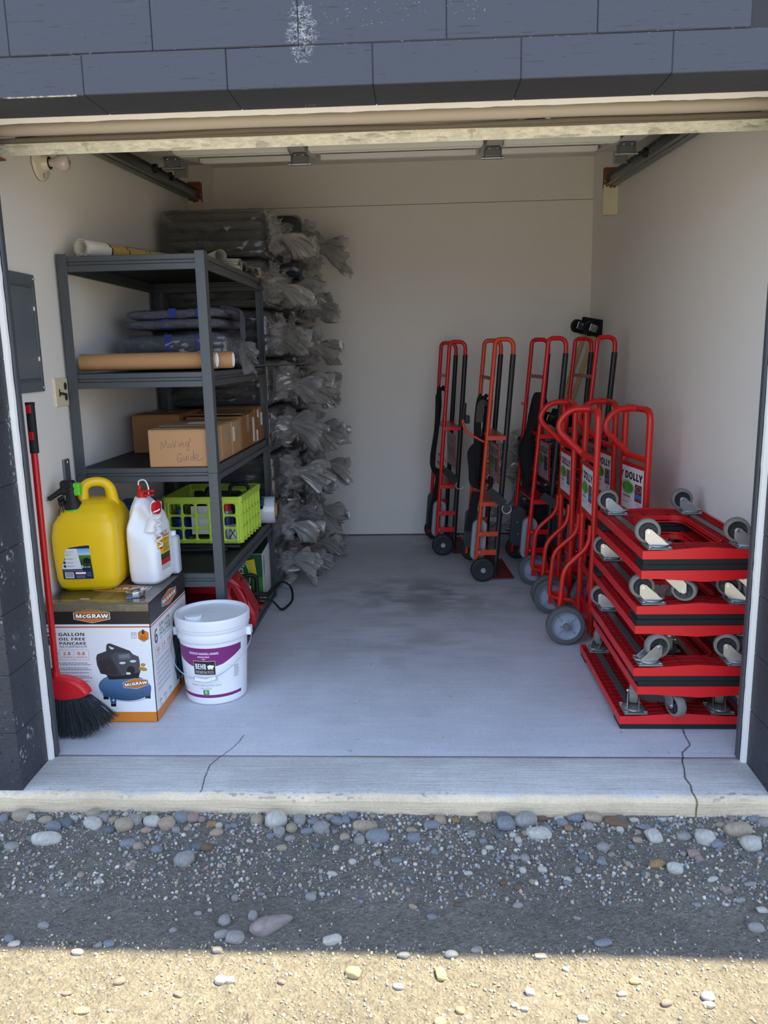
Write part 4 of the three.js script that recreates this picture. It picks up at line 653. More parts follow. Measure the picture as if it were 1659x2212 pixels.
{ // sprayer pump with its hose looping onto the floor
  const o = thing('pump_sprayer', 'black pump sprayer handle with a red button on the bottom shelf', 'sprayer', [0, 0, 0]);
  part('pump_handle', [tube([[-0.985, 0.07, -4.10], [-0.985, 0.24, -4.12], [-0.91, 0.24, -4.14], [-0.91, 0.075, -4.14]], 0.012, 0.03, 10), tube([[-0.97, 0.15, -4.10], [-0.86, 0.115, -4.18], [-0.845, 0.11, -4.4]], 0.014, 0.03, 10)], M.black, o); part('red_button', rbox(0.03, 0.022, 0.03, 0.006, -0.885, 0.082, -4.07), M.redCap, o, 'red button');
  part('white_tag', bx(0.05, 0.09, 0.002, -0.955, 0.15, -4.085, 0.0005), std('#dfe8ee', 0.5), o, 'white tag');
  part('hose', curve([[-0.845, 0.11, -4.4], [-0.825, 0.105, -4.47], [-0.79, 0.07, -4.50], [-0.765, 0.020, -4.42], [-0.775, 0.012, -4.30], [-0.80, 0.016, -4.23], [-0.845, 0.075, -4.2], [-0.90, 0.085, -4.19], [-0.96, 0.072, -4.17]], 0.0065, 60, 8), M.black, o, 'black hose looping over the floor');
}
// ---------- compressor carton with what stands on it ----------
const mcg = (c, x, y, w, h, bg) => {
  c.save(); c.translate(x, y);
  const hex = (k, kh) => { c.beginPath(); c.moveTo(-w * 0.5 * k, -h * 0.24 * kh); c.lineTo(0, -h * 0.5 * kh); c.lineTo(w * 0.5 * k, -h * 0.24 * kh); c.lineTo(w * 0.5 * k, h * 0.24 * kh); c.lineTo(0, h * 0.5 * kh); c.lineTo(-w * 0.5 * k, h * 0.24 * kh); c.closePath(); };
  hex(1, 1); c.fillStyle = '#f3f2ee'; c.fill(); hex(0.965, 0.92); c.fillStyle = '#1d1b1a'; c.fill(); hex(0.94, 0.87); c.fillStyle = '#e0761e'; c.fill();
  c.font = `bold ${h * 0.36}px sans-serif`; c.textAlign = 'center'; c.textBaseline = 'middle'; c.lineJoin = 'round';
  const tw = c.measureText('McGRAW').width; c.scale(w * 0.9 / tw, 1); c.lineWidth = h * 0.10; c.strokeStyle = '#151413'; c.strokeText('McGRAW', 0, h * 0.01); c.lineWidth = h * 0.02; c.strokeStyle = '#fff'; c.strokeText('McGRAW', 0, h * 0.01); c.fillStyle = '#fff'; c.fillText('McGRAW', 0, h * 0.01); c.restore();
};
const fit = (c, s, x, y, w, px, col, f = 'bold', fam = 'sans-serif') => { c.save(); c.font = `${f} ${px}px ${fam}`; c.fillStyle = col; c.textAlign = 'left'; c.textBaseline = 'alphabetic'; c.translate(x, y); c.scale(w / c.measureText(s).width, 1); c.fillText(s, 0, 0); c.restore(); };
function drawCompressor(c, x, y, s) {
  c.save(); c.translate(x, y); c.scale(s, s);
  const P = (pts, f) => { c.beginPath(); pts.forEach((p, i) => i ? c.lineTo(...p) : c.moveTo(...p)); c.closePath(); c.fillStyle = f; c.fill(); };
  c.fillStyle = '#2a3138'; for (const [a, b] of [[110, 480], [392, 412], [55, 420]]) { P([[a - 30, b - 60], [a + 34, b - 60], [a + 22, b + 30], [a - 18, b + 30]], '#3d5f80'); c.fillStyle = '#16181a'; c.fillRect(a - 20, b + 24, 42, 22); c.fillStyle = '#f2f2f2'; P([[a - 8, b - 8], [a + 14, b - 22], [a + 6, b + 4]], '#f2f2f2'); }
  let g = c.createLinearGradient(0, 250, 0, 480); g.addColorStop(0, '#5d84ab'); g.addColorStop(0.5, '#4a6d92'); g.addColorStop(1, '#2d4a68'); c.fillStyle = g; c.beginPath(); c.ellipse(215, 365, 210, 112, 0.05, 0, 6.3); c.fill(); c.strokeStyle = '#27405a'; c.lineWidth = 3; c.beginPath(); c.ellipse(215, 395, 205, 88, 0.05, 0.15, 3.0); c.stroke();
  P([[70, 250], [95, 300], [330, 290], [345, 240]], '#1c1d1f');
  P([[5, 120], [18, 90], [90, 65], [95, 20], [105, 5], [125, 0], [280, 62], [300, 90], [345, 110], [350, 150], [350, 240], [150, 275], [30, 250], [8, 180]], '#3a3b40');
  P([[120, 100], [160, 70], [300, 92], [345, 112], [350, 235], [200, 268], [150, 170]], '#4a4c52'); P([[112, 22], [158, 40], [145, 50], [128, 48]], '#e9e9ea');
  P([[175, 90], [280, 80], [285, 130], [185, 140]], '#5d626a'); P([[188, 98], [270, 90], [274, 118], [195, 124]], '#767c86');
  P([[20, 150], [110, 120], [150, 170], [165, 262], [40, 245]], '#2e2f34');
  for (const [a, b] of [[212, 162], [298, 148]]) { c.fillStyle = '#d9dce0'; c.beginPath(); c.ellipse(a, b, 26, 10, -0.05, 0, 6.3); c.fill(); }
  c.fillStyle = '#1b1c1e'; c.beginPath(); c.arc(275, 220, 32, 0, 6.3); c.fill(); c.fillStyle = '#e8e8e8'; c.fillRect(235, 240, 34, 18);
  c.fillStyle = '#b98d37'; c.beginPath(); c.ellipse(372, 212, 34, 16, 0.2, 0, 6.3); c.fill(); c.beginPath(); c.ellipse(375, 178, 20, 14, 0, 0, 6.3); c.fill(); c.fillStyle = '#7c1d1c'; c.beginPath(); c.arc(92, 200, 9, 0, 6.3); c.fill();
  c.save(); c.rotate(-0.13); mcg(c, 258, 370, 205, 88); c.restore(); c.restore();
}
{
  const x0 = -1.472, x1 = -1.052, z1 = -2.868, z0 = -3.325, h = 0.484, w = x1 - x0, d = z1 - z0;
  const o = thing('compressor_carton', 'large white, black and orange printed air compressor carton at the left front', 'carton', [(x0 + x1) / 2, 0.001, (z0 + z1) / 2]);
  const smallLines = (c, x, y, n, wd, s = 1, col = '#3c3b3d') => { c.fillStyle = col; for (let i = 0; i < n; i++) { let a = x; const e = x + wd * (0.72 + 0.28 * hash(i, x | 0, 3)); while (a < e) { const q = rr(8, 30) * s; c.fillRect(a, y + i * 17 * s, Math.min(q, e - a), 5.5 * s); a += q + 5 * s; } } };
  const front = canvas(1024, 1180, (c, W, H) => {
    c.fillStyle = '#eeeff1'; c.fillRect(0, 0, W, H); c.fillStyle = '#211d1a'; c.fillRect(0, 0, W, H * 0.165); c.fillStyle = 'rgba(120,105,80,.55)'; c.fillRect(0, 0, W, H * 0.045); for (let i = 0; i < 260; i++) { c.fillStyle = `rgba(${rnd() > 0.4 ? '190,175,140' : '20,18,16'},.25)`; c.fillRect(rnd() * W, rnd() * H * 0.05, rr(2, 26), rr(1, 10)); }
    c.fillStyle = '#c9673a'; c.fillRect(0, H * 0.182, W, H * 0.012); c.fillStyle = '#d87d16'; c.fillRect(0, H * 0.915, W, H * 0.085);
    mcg(c, W * 0.465, H * 0.095, W * 0.345, H * 0.118);
    c.fillStyle = '#1c1c1e'; c.fillRect(18, H * 0.232, 96, 20); c.font = 'bold 150px sans-serif'; c.fillText('6', 14, H * 0.345);
    fit(c, 'GALLON', 132, H * 0.263, 262, 44, '#1c1c1e'); fit(c, 'OIL FREE', 132, H * 0.301, 262, 40, '#1c1c1e'); fit(c, 'PANCAKE', 132, H * 0.337, 268, 40, '#1c1c1e'); fit(c, 'AIR COMPRESSOR', 132, H * 0.362, 272, 27, '#2b2b2d', 'normal');
    c.strokeStyle = '#8aa0b5'; c.lineWidth = 3; for (const [a, b] of [[22, 130], [130, 268], [268, 412]]) c.strokeRect(a, H * 0.38, b - a, H * 0.085);
    fit(c, '150', 34, H * 0.425, 84, 46, '#d65a2a'); fit(c, '2.8', 162, H * 0.425, 76, 46, '#d65a2a'); fit(c, '0.8', 300, H * 0.425, 78, 46, '#d65a2a'); fit(c, 'MAX. PSI', 34, H * 0.447, 80, 16, '#d65a2a'); fit(c, 'SCFM @ 90 PSI', 148, H * 0.447, 106, 16, '#d65a2a'); fit(c, 'RUNNING HP', 284, H * 0.447, 112, 16, '#d65a2a');
    for (const [y, n] of [[0.49, 2], [0.533, 2], [0.573, 1], [0.603, 2], [0.647, 1]]) smallLines(c, 34, H * y, n, 430);
    c.strokeStyle = '#5a5a5c'; c.lineWidth = 3; c.strokeRect(842, H * 0.235, 48, 56); for (const a of [856, 876]) { c.beginPath(); c.moveTo(a, H * 0.278); c.lineTo(a, H * 0.243); c.moveTo(a - 7, H * 0.253); c.lineTo(a, H * 0.243); c.lineTo(a + 7, H * 0.253); c.stroke(); }
    c.fillStyle = '#de7a1f'; c.beginPath(); for (let i = 0; i < 6; i++) { const a = i / 6 * 6.283 + 0.524; c.lineTo(958 + Math.cos(a) * 56, H * 0.262 + Math.sin(a) * 60); } c.closePath(); c.fill(); c.strokeStyle = '#44423f'; c.stroke(); c.fillStyle = '#2b2b2b'; c.beginPath(); c.moveTo(958, H * 0.205); c.quadraticCurveTo(986, H * 0.245, 958, H * 0.25); c.quadraticCurveTo(930, H * 0.245, 958, H * 0.205); c.fill(); fit(c, 'OIL', 930, H * 0.276, 56, 26, '#7a3c0f'); fit(c, 'FREE', 922, H * 0.297, 72, 26, '#7a3c0f');
    drawCompressor(c, 474, H * 0.325, 1.22);
    for (let i = 0; i < 9; i++) { c.strokeStyle = 'rgba(140,140,146,.5)'; c.lineWidth = 2; const a = rr(880, 1000), b = rr(H * 0.33, H * 0.85); c.beginPath(); c.moveTo(a, b); c.lineTo(a + rr(6, 24), b - rr(4, 18)); c.stroke(); }
  });
  const side = canvas(1024, 1060, (c, W, H) => {
    c.fillStyle = '#e9eaec'; c.fillRect(0, 0, W, H); c.fillStyle = '#211d1a'; c.fillRect(0, 0, W, H * 0.175); c.fillStyle = '#c9673a'; c.fillRect(0, H * 0.185, W, H * 0.013); c.fillStyle = '#d87d16'; c.fillRect(0, H * 0.915, W, H * 0.085); mcg(c, W * 0.53, H * 0.09, W * 0.42, H * 0.125);
    c.fillStyle = '#1c1c1e'; c.font = 'bold 170px sans-serif'; c.fillText('6', 70, H * 0.365); fit(c, 'GALLON', 210, H * 0.262, 300, 48, '#1c1c1e'); fit(c, 'OIL FREE', 210, H * 0.302, 300, 42, '#1c1c1e'); fit(c, 'PANCAKE', 210, H * 0.34, 305, 42, '#1c1c1e'); fit(c, 'AIR COMPRESSOR', 210, H * 0.368, 305, 28, '#2b2b2d', 'normal');
    c.strokeStyle = '#8aa0b5'; c.lineWidth = 3; for (let i = 0; i < 3; i++) c.strokeRect(70 + i * 150, H * 0.395, 150, H * 0.09); fit(c, '150', 94, H * 0.45, 96, 52, '#d65a2a'); fit(c, '2.8', 248, H * 0.45, 90, 52, '#d65a2a'); fit(c, '0.8', 400, H * 0.45, 90, 52, '#d65a2a'); for (let i = 0; i < 3; i++) smallLines(c, 90 + i * 150, H * 0.463, 1, 100, 1, '#d65a2a');
    for (let k = 0; k < 6; k++) smallLines(c, 70, H * (0.52 + k * 0.045), 2, 400); c.save(); drawCompressor(c, 545, H * 0.28, 1.35); c.restore(); c.fillStyle = '#22302f'; c.beginPath(); c.ellipse(640, H * 0.5, 70, 200, 0, 0, 6.3); c.fill(); c.fillStyle = '#1f5560'; c.beginPath(); c.ellipse(648, H * 0.6, 56, 130, 0, 0, 6.3); c.fill(); c.fillStyle = '#17181a'; c.fillRect(620, H * 0.72, 56, 60);
    c.strokeStyle = '#333'; c.lineWidth = 7; for (const a of [90, 220, 360]) { c.beginPath(); c.moveTo(a, H * 0.845); c.lineTo(a, H * 0.865); c.arc(a + 28, H * 0.87, 22, 3, 6.6); c.stroke(); smallLines(c, a, H * 0.896, 1, 70); }
  });
  const top = canvas(1024, 1060, (c, W, H) => { c.fillStyle = '#2b2824'; c.fillRect(0, 0, W, H); for (let i = 0; i < 500; i++) { c.fillStyle = `rgba(110,100,80,${rr(0.02, 0.12)})`; c.fillRect(rnd() * W, rnd() * H, rr(4, 90), rr(1, 5)); } c.save(); c.translate(W * 0.58, H * 0.55); mcg(c, 0, 0, W * 0.55, H * 0.22); c.restore(); c.save(); c.translate(W * 0.8, H * 0.86); c.strokeStyle = '#b9b2a2'; c.lineWidth = 4; for (let i = 0; i < 3; i++) { c.strokeRect(-180 + i * 120, -50, 120, 90); fit(c, ['150', '2.8', '0.8'][i], -160 + i * 120, 15, 80, 54, '#c05a2c'); } c.restore(); c.fillStyle = 'rgba(150,130,90,.5)'; c.fillRect(W * 0.42, 0, W * 0.14, H); c.fillStyle = '#c9c2b4'; c.fillRect(W * 0.3, H * 0.84, 90, 44); });
  const glossy = (map) => phy('#ffffff', 0.42, 0, { map, clearcoat: 0.25, clearcoatRoughness: 0.35 });
  part('carton_body', bx(w, h, d, 0, h / 2, 0, 0.003), std('#3a332c', 0.7), o);
  part('front_print', mv(new THREE.PlaneGeometry(w * 0.99, h * 0.995), 0, h / 2, d / 2 + 0.0008), glossy(front), o, 'front print with the word McGRAW and a blue pancake compressor');
  part('side_print', mv(new THREE.PlaneGeometry(d * 0.99, h * 0.995), w / 2 + 0.0008, h / 2, 0, 0, Math.PI / 2, 0), glossy(side), o, 'side print with the words 6 GALLON OIL FREE PANCAKE');
  part('top_print', mv(new THREE.PlaneGeometry(w * 0.99, d * 0.99), 0, h + 0.0008, 0, -Math.PI / 2, 0, 0), phy('#ffffff', 0.35, 0, { map: top, clearcoat: 0.5, clearcoatRoughness: 0.2 }), o, 'black top with clear tape');
  const tapeM = phy('#cbbf9f', 0.12, 0, { transmission: 0.75, thickness: 0 });
  part('clear_tape', surf((u, v) => { const x = -w / 2 + w * u, n = 0.003 * fbm(x * 40, v * 3, 3); return v < 0.5 ? [x, h + 0.0015 + n, d / 2 - 0.05 * (1 - v * 2)] : [x, h + 0.0015 - 0.03 * (v * 2 - 1), d / 2 + 0.0018 + n]; }, 70, 8), tapeM, o, 'crinkled clear tape along the top edge');
}
const BT = 0.4868;
function loft(levels, nu = 48, e = 0.5, ns = 4) {             // levels: [y, hx, hz, ox, oz, (e)]; rounded rectangular rings
  const L = []; for (let i = 0; i < levels.length - 1; i++) for (let k = 0; k < ns; k++) { const t = k / ns, a = levels[i], b = levels[i + 1]; L.push([0, 1, 2, 3, 4, 5].map((q) => lerp(a[q] ?? (q === 5 ? e : 0), b[q] ?? (q === 5 ? e : 0), t))); } const z = levels[levels.length - 1]; L.push([0, 1, 2, 3, 4, 5].map((q) => z[q] ?? (q === 5 ? e : 0)));
  return surf((u, v) => { const l = L[Math.round(v * (L.length - 1))], a = u * Math.PI * 2, c = Math.cos(a), s = Math.sin(a); return [l[3] + Math.sign(c) * Math.pow(Math.abs(c), l[5]) * l[1], l[0], l[4] + Math.sign(s) * Math.pow(Math.abs(s), l[5]) * l[2]]; }, nu, L.length - 1, true);
}
{ // yellow can
  const o = thing('yellow_fuel_can', 'bright yellow plastic fuel can with a black pouring spout on the carton', 'fuel can', [-1.368, BT, -3.165], 0.08);
  const Y = phy('#f0c60c', 0.36, 0, { clearcoat: 0.15, clearcoatRoughness: 0.4 });
  part('can_body', [loft([[0, 0.085, 0.095], [0.0, 0.105, 0.115, 0, 0, 0.35], [0.016, 0.119, 0.129, 0, 0, 0.3], [0.05, 0.126, 0.135, 0, 0, 0.26], [0.15, 0.131, 0.140, 0, 0, 0.25], [0.225, 0.131, 0.140, 0, 0, 0.24], [0.275, 0.124, 0.136, 0.002, -0.003, 0.26], [0.315, 0.106, 0.118, 0.006, -0.010, 0.32], [0.345, 0.077, 0.09, 0.014, -0.015, 0.4], [0.357, 0.05, 0.06, 0.02, -0.015, 0.5], [0.360, 0, 0, 0.02, -0.015, 0.7]], 64, 0.3, 4), loft([[0.24, 0.055, 0.05, -0.045, 0.07, 0.7], [0.30, 0.042, 0.042, -0.045, 0.068, 0.9], [0.318, 0.034, 0.034, -0.045, 0.066, 1], [0.318, 0, 0, -0.045, 0.066, 1]], 32, 0.8, 3)], Y, o);
  part('handle', sweep(bentPath([[-0.028, 0.29, 0.01], [-0.026, 0.425, 0.005], [0.072, 0.425, -0.03], [0.085, 0.30, -0.04]], 0.05, 8), (t) => 0.0195 + 0.006 * Math.pow(Math.abs(2 * t - 1), 3), 16), Y, o);
  const lab = canvas(512, 680, (c, W, H) => { c.fillStyle = '#e4e6e8'; c.fillRect(0, 0, W, H); c.fillStyle = '#16294a'; c.fillRect(0, 0, W, H * 0.21); c.fillRect(0, H * 0.74, W, H * 0.26); c.strokeStyle = '#dfe7ef'; c.lineWidth = 4; c.beginPath(); c.arc(56, H * 0.13, 26, 0, 6.3); c.stroke(); c.fillStyle = '#cfe0ea'; c.beginPath(); c.arc(56, H * 0.13, 9, 0, 6.3); c.fill(); fit(c, 'SCEPTER', 100, H * 0.155, 220, 56, '#f4f6f8'); fit(c, 'SmartControl', 24, H * 0.31, 210, 40, '#6f9a3c', 'normal'); c.fillStyle = '#8a949c'; c.fillRect(24, H * 0.35, 180, 8); c.fillRect(24, H * 0.38, 150, 6); for (let i = 0; i < 3; i++) { c.fillStyle = '#1c2f52'; c.beginPath(); c.arc(60, H * (0.475 + i * 0.095), 25, 0, 6.3); c.fill(); c.fillStyle = '#8a949c'; c.fillRect(100, H * (0.462 + i * 0.095), 130, 7); c.fillRect(100, H * (0.48 + i * 0.095), 100, 6); } c.save(); c.beginPath(); c.moveTo(300, H * 0.21); c.lineTo(W, H * 0.21); c.lineTo(W, H * 0.74); c.lineTo(340, H * 0.74); c.closePath(); c.clip(); let g = c.createLinearGradient(0, H * 0.21, 0, H * 0.74); g.addColorStop(0, '#6fa8d8'); g.addColorStop(0.3, '#bcd8e8'); g.addColorStop(0.34, '#4f8a3a'); g.addColorStop(0.6, '#2f5a2c'); g.addColorStop(1, '#20281f'); c.fillStyle = g; c.fillRect(290, H * 0.2, 230, H * 0.55); c.fillStyle = '#17191a'; c.beginPath(); c.ellipse(440, H * 0.53, 60, 55, 0, 0, 6.3); c.fill(); c.restore(); fit(c, '5', 338, H * 0.715, 34, 64, '#fff'); fit(c, 'GAL / 18.9L', 384, H * 0.705, 100, 26, '#fff'); c.fillStyle = '#9fb0c6'; c.fillRect(20, H * 0.775, 330, 8); c.fillStyle = '#f0f0f0'; c.fillRect(40, H * 0.82, 150, 105); for (let i = 0; i < 26; i++) { c.fillStyle = '#111'; c.fillRect(48 + i * 5.2, H * 0.83, 1 + (i * 5) % 4, 84); } c.fillStyle = '#f4f4f4'; c.fillRect(222, H * 0.82, 170, 34); c.fillStyle = '#c23a2a'; c.fillRect(222, H * 0.87, 170, 14); for (let i = 0; i < 4; i++) { c.fillStyle = '#8c9bb2'; c.fillRect(222, H * (0.91 + i * 0.018), 150, 5); c.fillRect(410, H * (0.83 + i * 0.03), 70, 5); } });
  part('front_label', surf((u, v) => { const x = -0.098 + 0.122 * u + 0.010 * (1 - v) , y = 0.055 + 0.158 * v; return [x, y, 0.1418 - 0.010 * Math.pow(Math.abs(x) / 0.098, 6) + 0.0012 * Math.sin(v * 14 + u * 3) * (u - 0.5) - 0.003 * sstep(0.6, 1, v)]; }, 24, 24), std('#ffffff', 0.35, 0, { map: lab }), o, 'navy and white label with the word SCEPTER');
  part('collar', cyl(0.036, 0.014, -0.045, 0.326, 0.066, 0.12, 0, 0.06, 28), M.green, o, 'green collar');
  const spout = part('spout', [mv(lathe([[0.035, 0], [0.034, 0.02], [0.024, 0.036], [0.020, 0.07], [0.023, 0.085], [0.015, 0.095], [0, 0.096]], 24), -0.047, 0.33, 0.066, 0.05, 0, 0.05), rbox(0.055, 0.06, 0.042, 0.012, -0.062, 0.415, 0.066), sweep(bentPath([[-0.05, 0.400, 0.066], [-0.085, 0.405, 0.072], [-0.135, 0.372, 0.085]], 0.03, 6), (t) => lerp(0.021, 0.0095, t), 14), bx(0.03, 0.016, 0.012, -0.09, 0.372, 0.075, 0.004, 0, 0, 0.5)], M.black, o, 'black pouring spout');
  part('trigger', rbox(0.030, 0.052, 0.032, 0.007, -0.026, 0.408, 0.066), M.green, spout, 'green trigger'); part('nozzle_hole', cyl(0.006, 0.002, -0.1365, 0.3715, 0.0855, 0, 0, 1.0, 12), std('#3c3c3c', 0.8), spout);
  part('tether', [cyl(0.014, 0.02, -0.088, 0.355, 0.075, 0.2, 0, 0, 14), curve([[-0.088, 0.345, 0.085], [-0.096, 0.32, 0.096], [-0.088, 0.302, 0.10], [-0.078, 0.318, 0.096], [-0.084, 0.345, 0.086]], 0.0018, 24, 6)], M.black, o, 'black cap on a tether');
}
{ // white sprayer jug
  const o = thing('white_sprayer_jug', 'white plastic sprayer jug with red caps and a coiled hose on the carton', 'jug', [-1.148, BT, -3.205], -0.12);
  const Wp = phy('#eef1f4', 0.34, 0, { clearcoat: 0.2, clearcoatRoughness: 0.4 });
  const body = loft([[0, 0.05, 0.07], [0, 0.058, 0.08, 0, 0, 0.5], [0.012, 0.066, 0.088, 0, 0, 0.45], [0.05, 0.068, 0.09, 0, 0, 0.42], [0.19, 0.069, 0.09, -0.001, 0, 0.42], [0.235, 0.067, 0.088, 0, 0, 0.48], [0.28, 0.058, 0.078, -0.001, -0.002, 0.6], [0.325, 0.040, 0.062, -0.012, -0.006, 0.75], [0.352, 0.022, 0.04, -0.022, -0.01, 0.9], [0.357, 0, 0, -0.022, -0.01, 1]], 56, 0.45, 4);
  { const p = body.attributes.position; for (let i = 0; i < p.count; i++) { const x = p.getX(i), y = p.getY(i), z = p.getZ(i); const k = Math.exp(-(((y - 0.275 + 0.9 * (x + 0.01)) / 0.05) ** 2)) * sstep(0.02, 0.09, z) * sstep(-0.06, 0.02, x + 0.05); p.setZ(i, z - 0.035 * k); const g = Math.exp(-(((x + 0.045 + (y - 0.25) * -0.15) / 0.016) ** 2)) * sstep(0.18, 0.26, y) * sstep(0.02, 0.06, z); p.setZ(i, p.getZ(i) + 0.014 * g); } body.computeVertexNormals(); }
  part('jug_body', [body, loft([[0.22, 0.03, 0.045, 0.03, 0.03, 0.8], [0.285, 0.024, 0.03, 0.052, 0.03, 0.8], [0.338, 0.014, 0.018, 0.062, 0.026, 0.9], [0.345, 0, 0, 0.063, 0.026, 1]], 28, 0.8, 4)], Wp, o);
  part('handle', sweep(bentPath([[-0.054, 0.20, 0.02], [-0.058, 0.29, 0.02], [-0.03, 0.352, 0.01]], 0.05, 6), 0.014, 12), Wp, o);
  part('filler_cap', [cyl(0.019, 0.03, -0.018, 0.368, 0.0, 0, 0, 0, 20), cyl(0.008, 0.022, -0.026, 0.392, 0, 0, 0, 0, 12), bx(0.062, 0.01, 0.02, 0.012, 0.380, 0.012, 0.003, 0, 0, 0.06), bx(0.05, 0.008, 0.016, 0.018, 0.365, 0.014, 0.003)], M.redCap, o, 'red cap with a lever');
  part('hose_clip', [cyl(0.028, 0.018, 0.072, 0.322, 0.062, 0, 0, Math.PI / 2, 22), cyl(0.012, 0.026, 0.072, 0.322, 0.062, 0, 0, Math.PI / 2, 14)], M.redCap, o, 'red wand clip');
  const coil = []; for (let i = 0; i <= 120; i++) { const t = i / 120, a = t * Math.PI * 2 * 5.2; coil.push([0.078 + 0.013 * Math.cos(a), 0.318 - 0.155 * t, 0.075 + 0.013 * Math.sin(a)]); }
  part('coiled_hose', [curve(coil, 0.0031, 260, 7), curve([[-0.03, 0.395, 0.0], [-0.026, 0.42, 0.002], [0.0, 0.425, 0.004], [0.016, 0.40, 0.008], [0.018, 0.365, 0.012]], 0.003, 24, 7), curve([[0.074, 0.345, 0.07], [0.068, 0.35, 0.075], [0.058, 0.33, 0.082], [0.060, 0.29, 0.085]], 0.003, 20, 7)], M.whitePlastic, o, 'white coiled hose');
  const lb = canvas(256, 512, (c, W, H) => { c.fillStyle = '#e9e4d6'; c.fillRect(0, 0, W, H); c.fillStyle = '#dd7a2b'; c.fillRect(0, 60, W, 24); fit(c, 'ACT', 60, 56, 120, 60, '#3a3a3a'); c.fillStyle = '#f0c431'; c.fillRect(0, 96, W, 200); c.fillStyle = '#c43a22'; c.fillRect(18, 120, 60, 26); c.fillRect(18, 200, 60, 24); c.fillStyle = '#3b4a1e'; for (let i = 0; i < 60; i++) c.fillRect(rr(90, 240), rr(100, 150), 8, 6); c.fillStyle = '#444'; for (let i = 0; i < 8; i++) c.fillRect(90, 170 + i * 14, rr(80, 140), 6); c.fillStyle = '#27341b'; c.fillRect(0, 296, W, 74); for (let i = 0; i < 40; i++) { c.fillStyle = '#8c8a3a'; c.fillRect(rr(0, 240), rr(300, 360), 10, 7); } c.fillStyle = '#c22326'; c.fillRect(0, 370, W, 70); c.fillStyle = '#d9dadc'; c.fillRect(0, 440, W, 72); c.fillStyle = '#888'; for (let i = 0; i < 5; i++) c.fillRect(14, 452 + i * 12, rr(120, 220), 4); });
  part('side_label', surf((u, v) => { const z = 0.062 - 0.12 * u, y = 0.05 + 0.165 * v; return [0.0697 - 0.020 * Math.pow(Math.abs(z) / 0.088, 4) - 0.001, y, z]; }, 14, 10), std('#ffffff', 0.4, 0, { map: lb }), o, 'orange, yellow and red label');
}
{ const o = thing('translucent_bottle', 'small greyish translucent bottle behind the coiled hose of the white jug', 'bottle', [-1.077, BT, -3.295]); part('bottle_body', rbox(0.05, 0.17, 0.05, 0.015, 0, 0.086, 0), std('#b9c1c8', 0.4), o); part('cap', cyl(0.014, 0.02, 0, 0.18, 0, 0, 0, 0, 16), M.whitePlastic, o); }
{ const o = thing('tape_measure', 'shiny round metal tape measure lying on the carton top', 'tape measure', [-1.136, BT, -2.965], 0.4); const s = new THREE.Shape(); for (let i = 0; i < 10; i++) { const a = i / 10 * 6.283; i ? s.lineTo(Math.cos(a) * 0.037, Math.sin(a) * 0.030) : s.moveTo(0.037, 0); } s.closePath(); part('case', mv(ext(s, 0.024, 0.005), 0, 0, 0, -Math.PI / 2, 0, 0), std('#c9c9c6', 0.22, 0.9), o); part('hub', [cyl(0.019, 0.004, 0, 0.0255, 0, 0, 0, 0, 24)], std('#8f8b80', 0.3, 0.8), o); part('belt_clip', bx(0.05, 0.003, 0.014, 0, 0.0295, 0, 0.001, 0, 0.5), M.steel, o); part('blue_foot', bx(0.052, 0.006, 0.020, -0.01, 0.003, 0.022, 0.001), std('#6c7f9c', 0.4), o); }
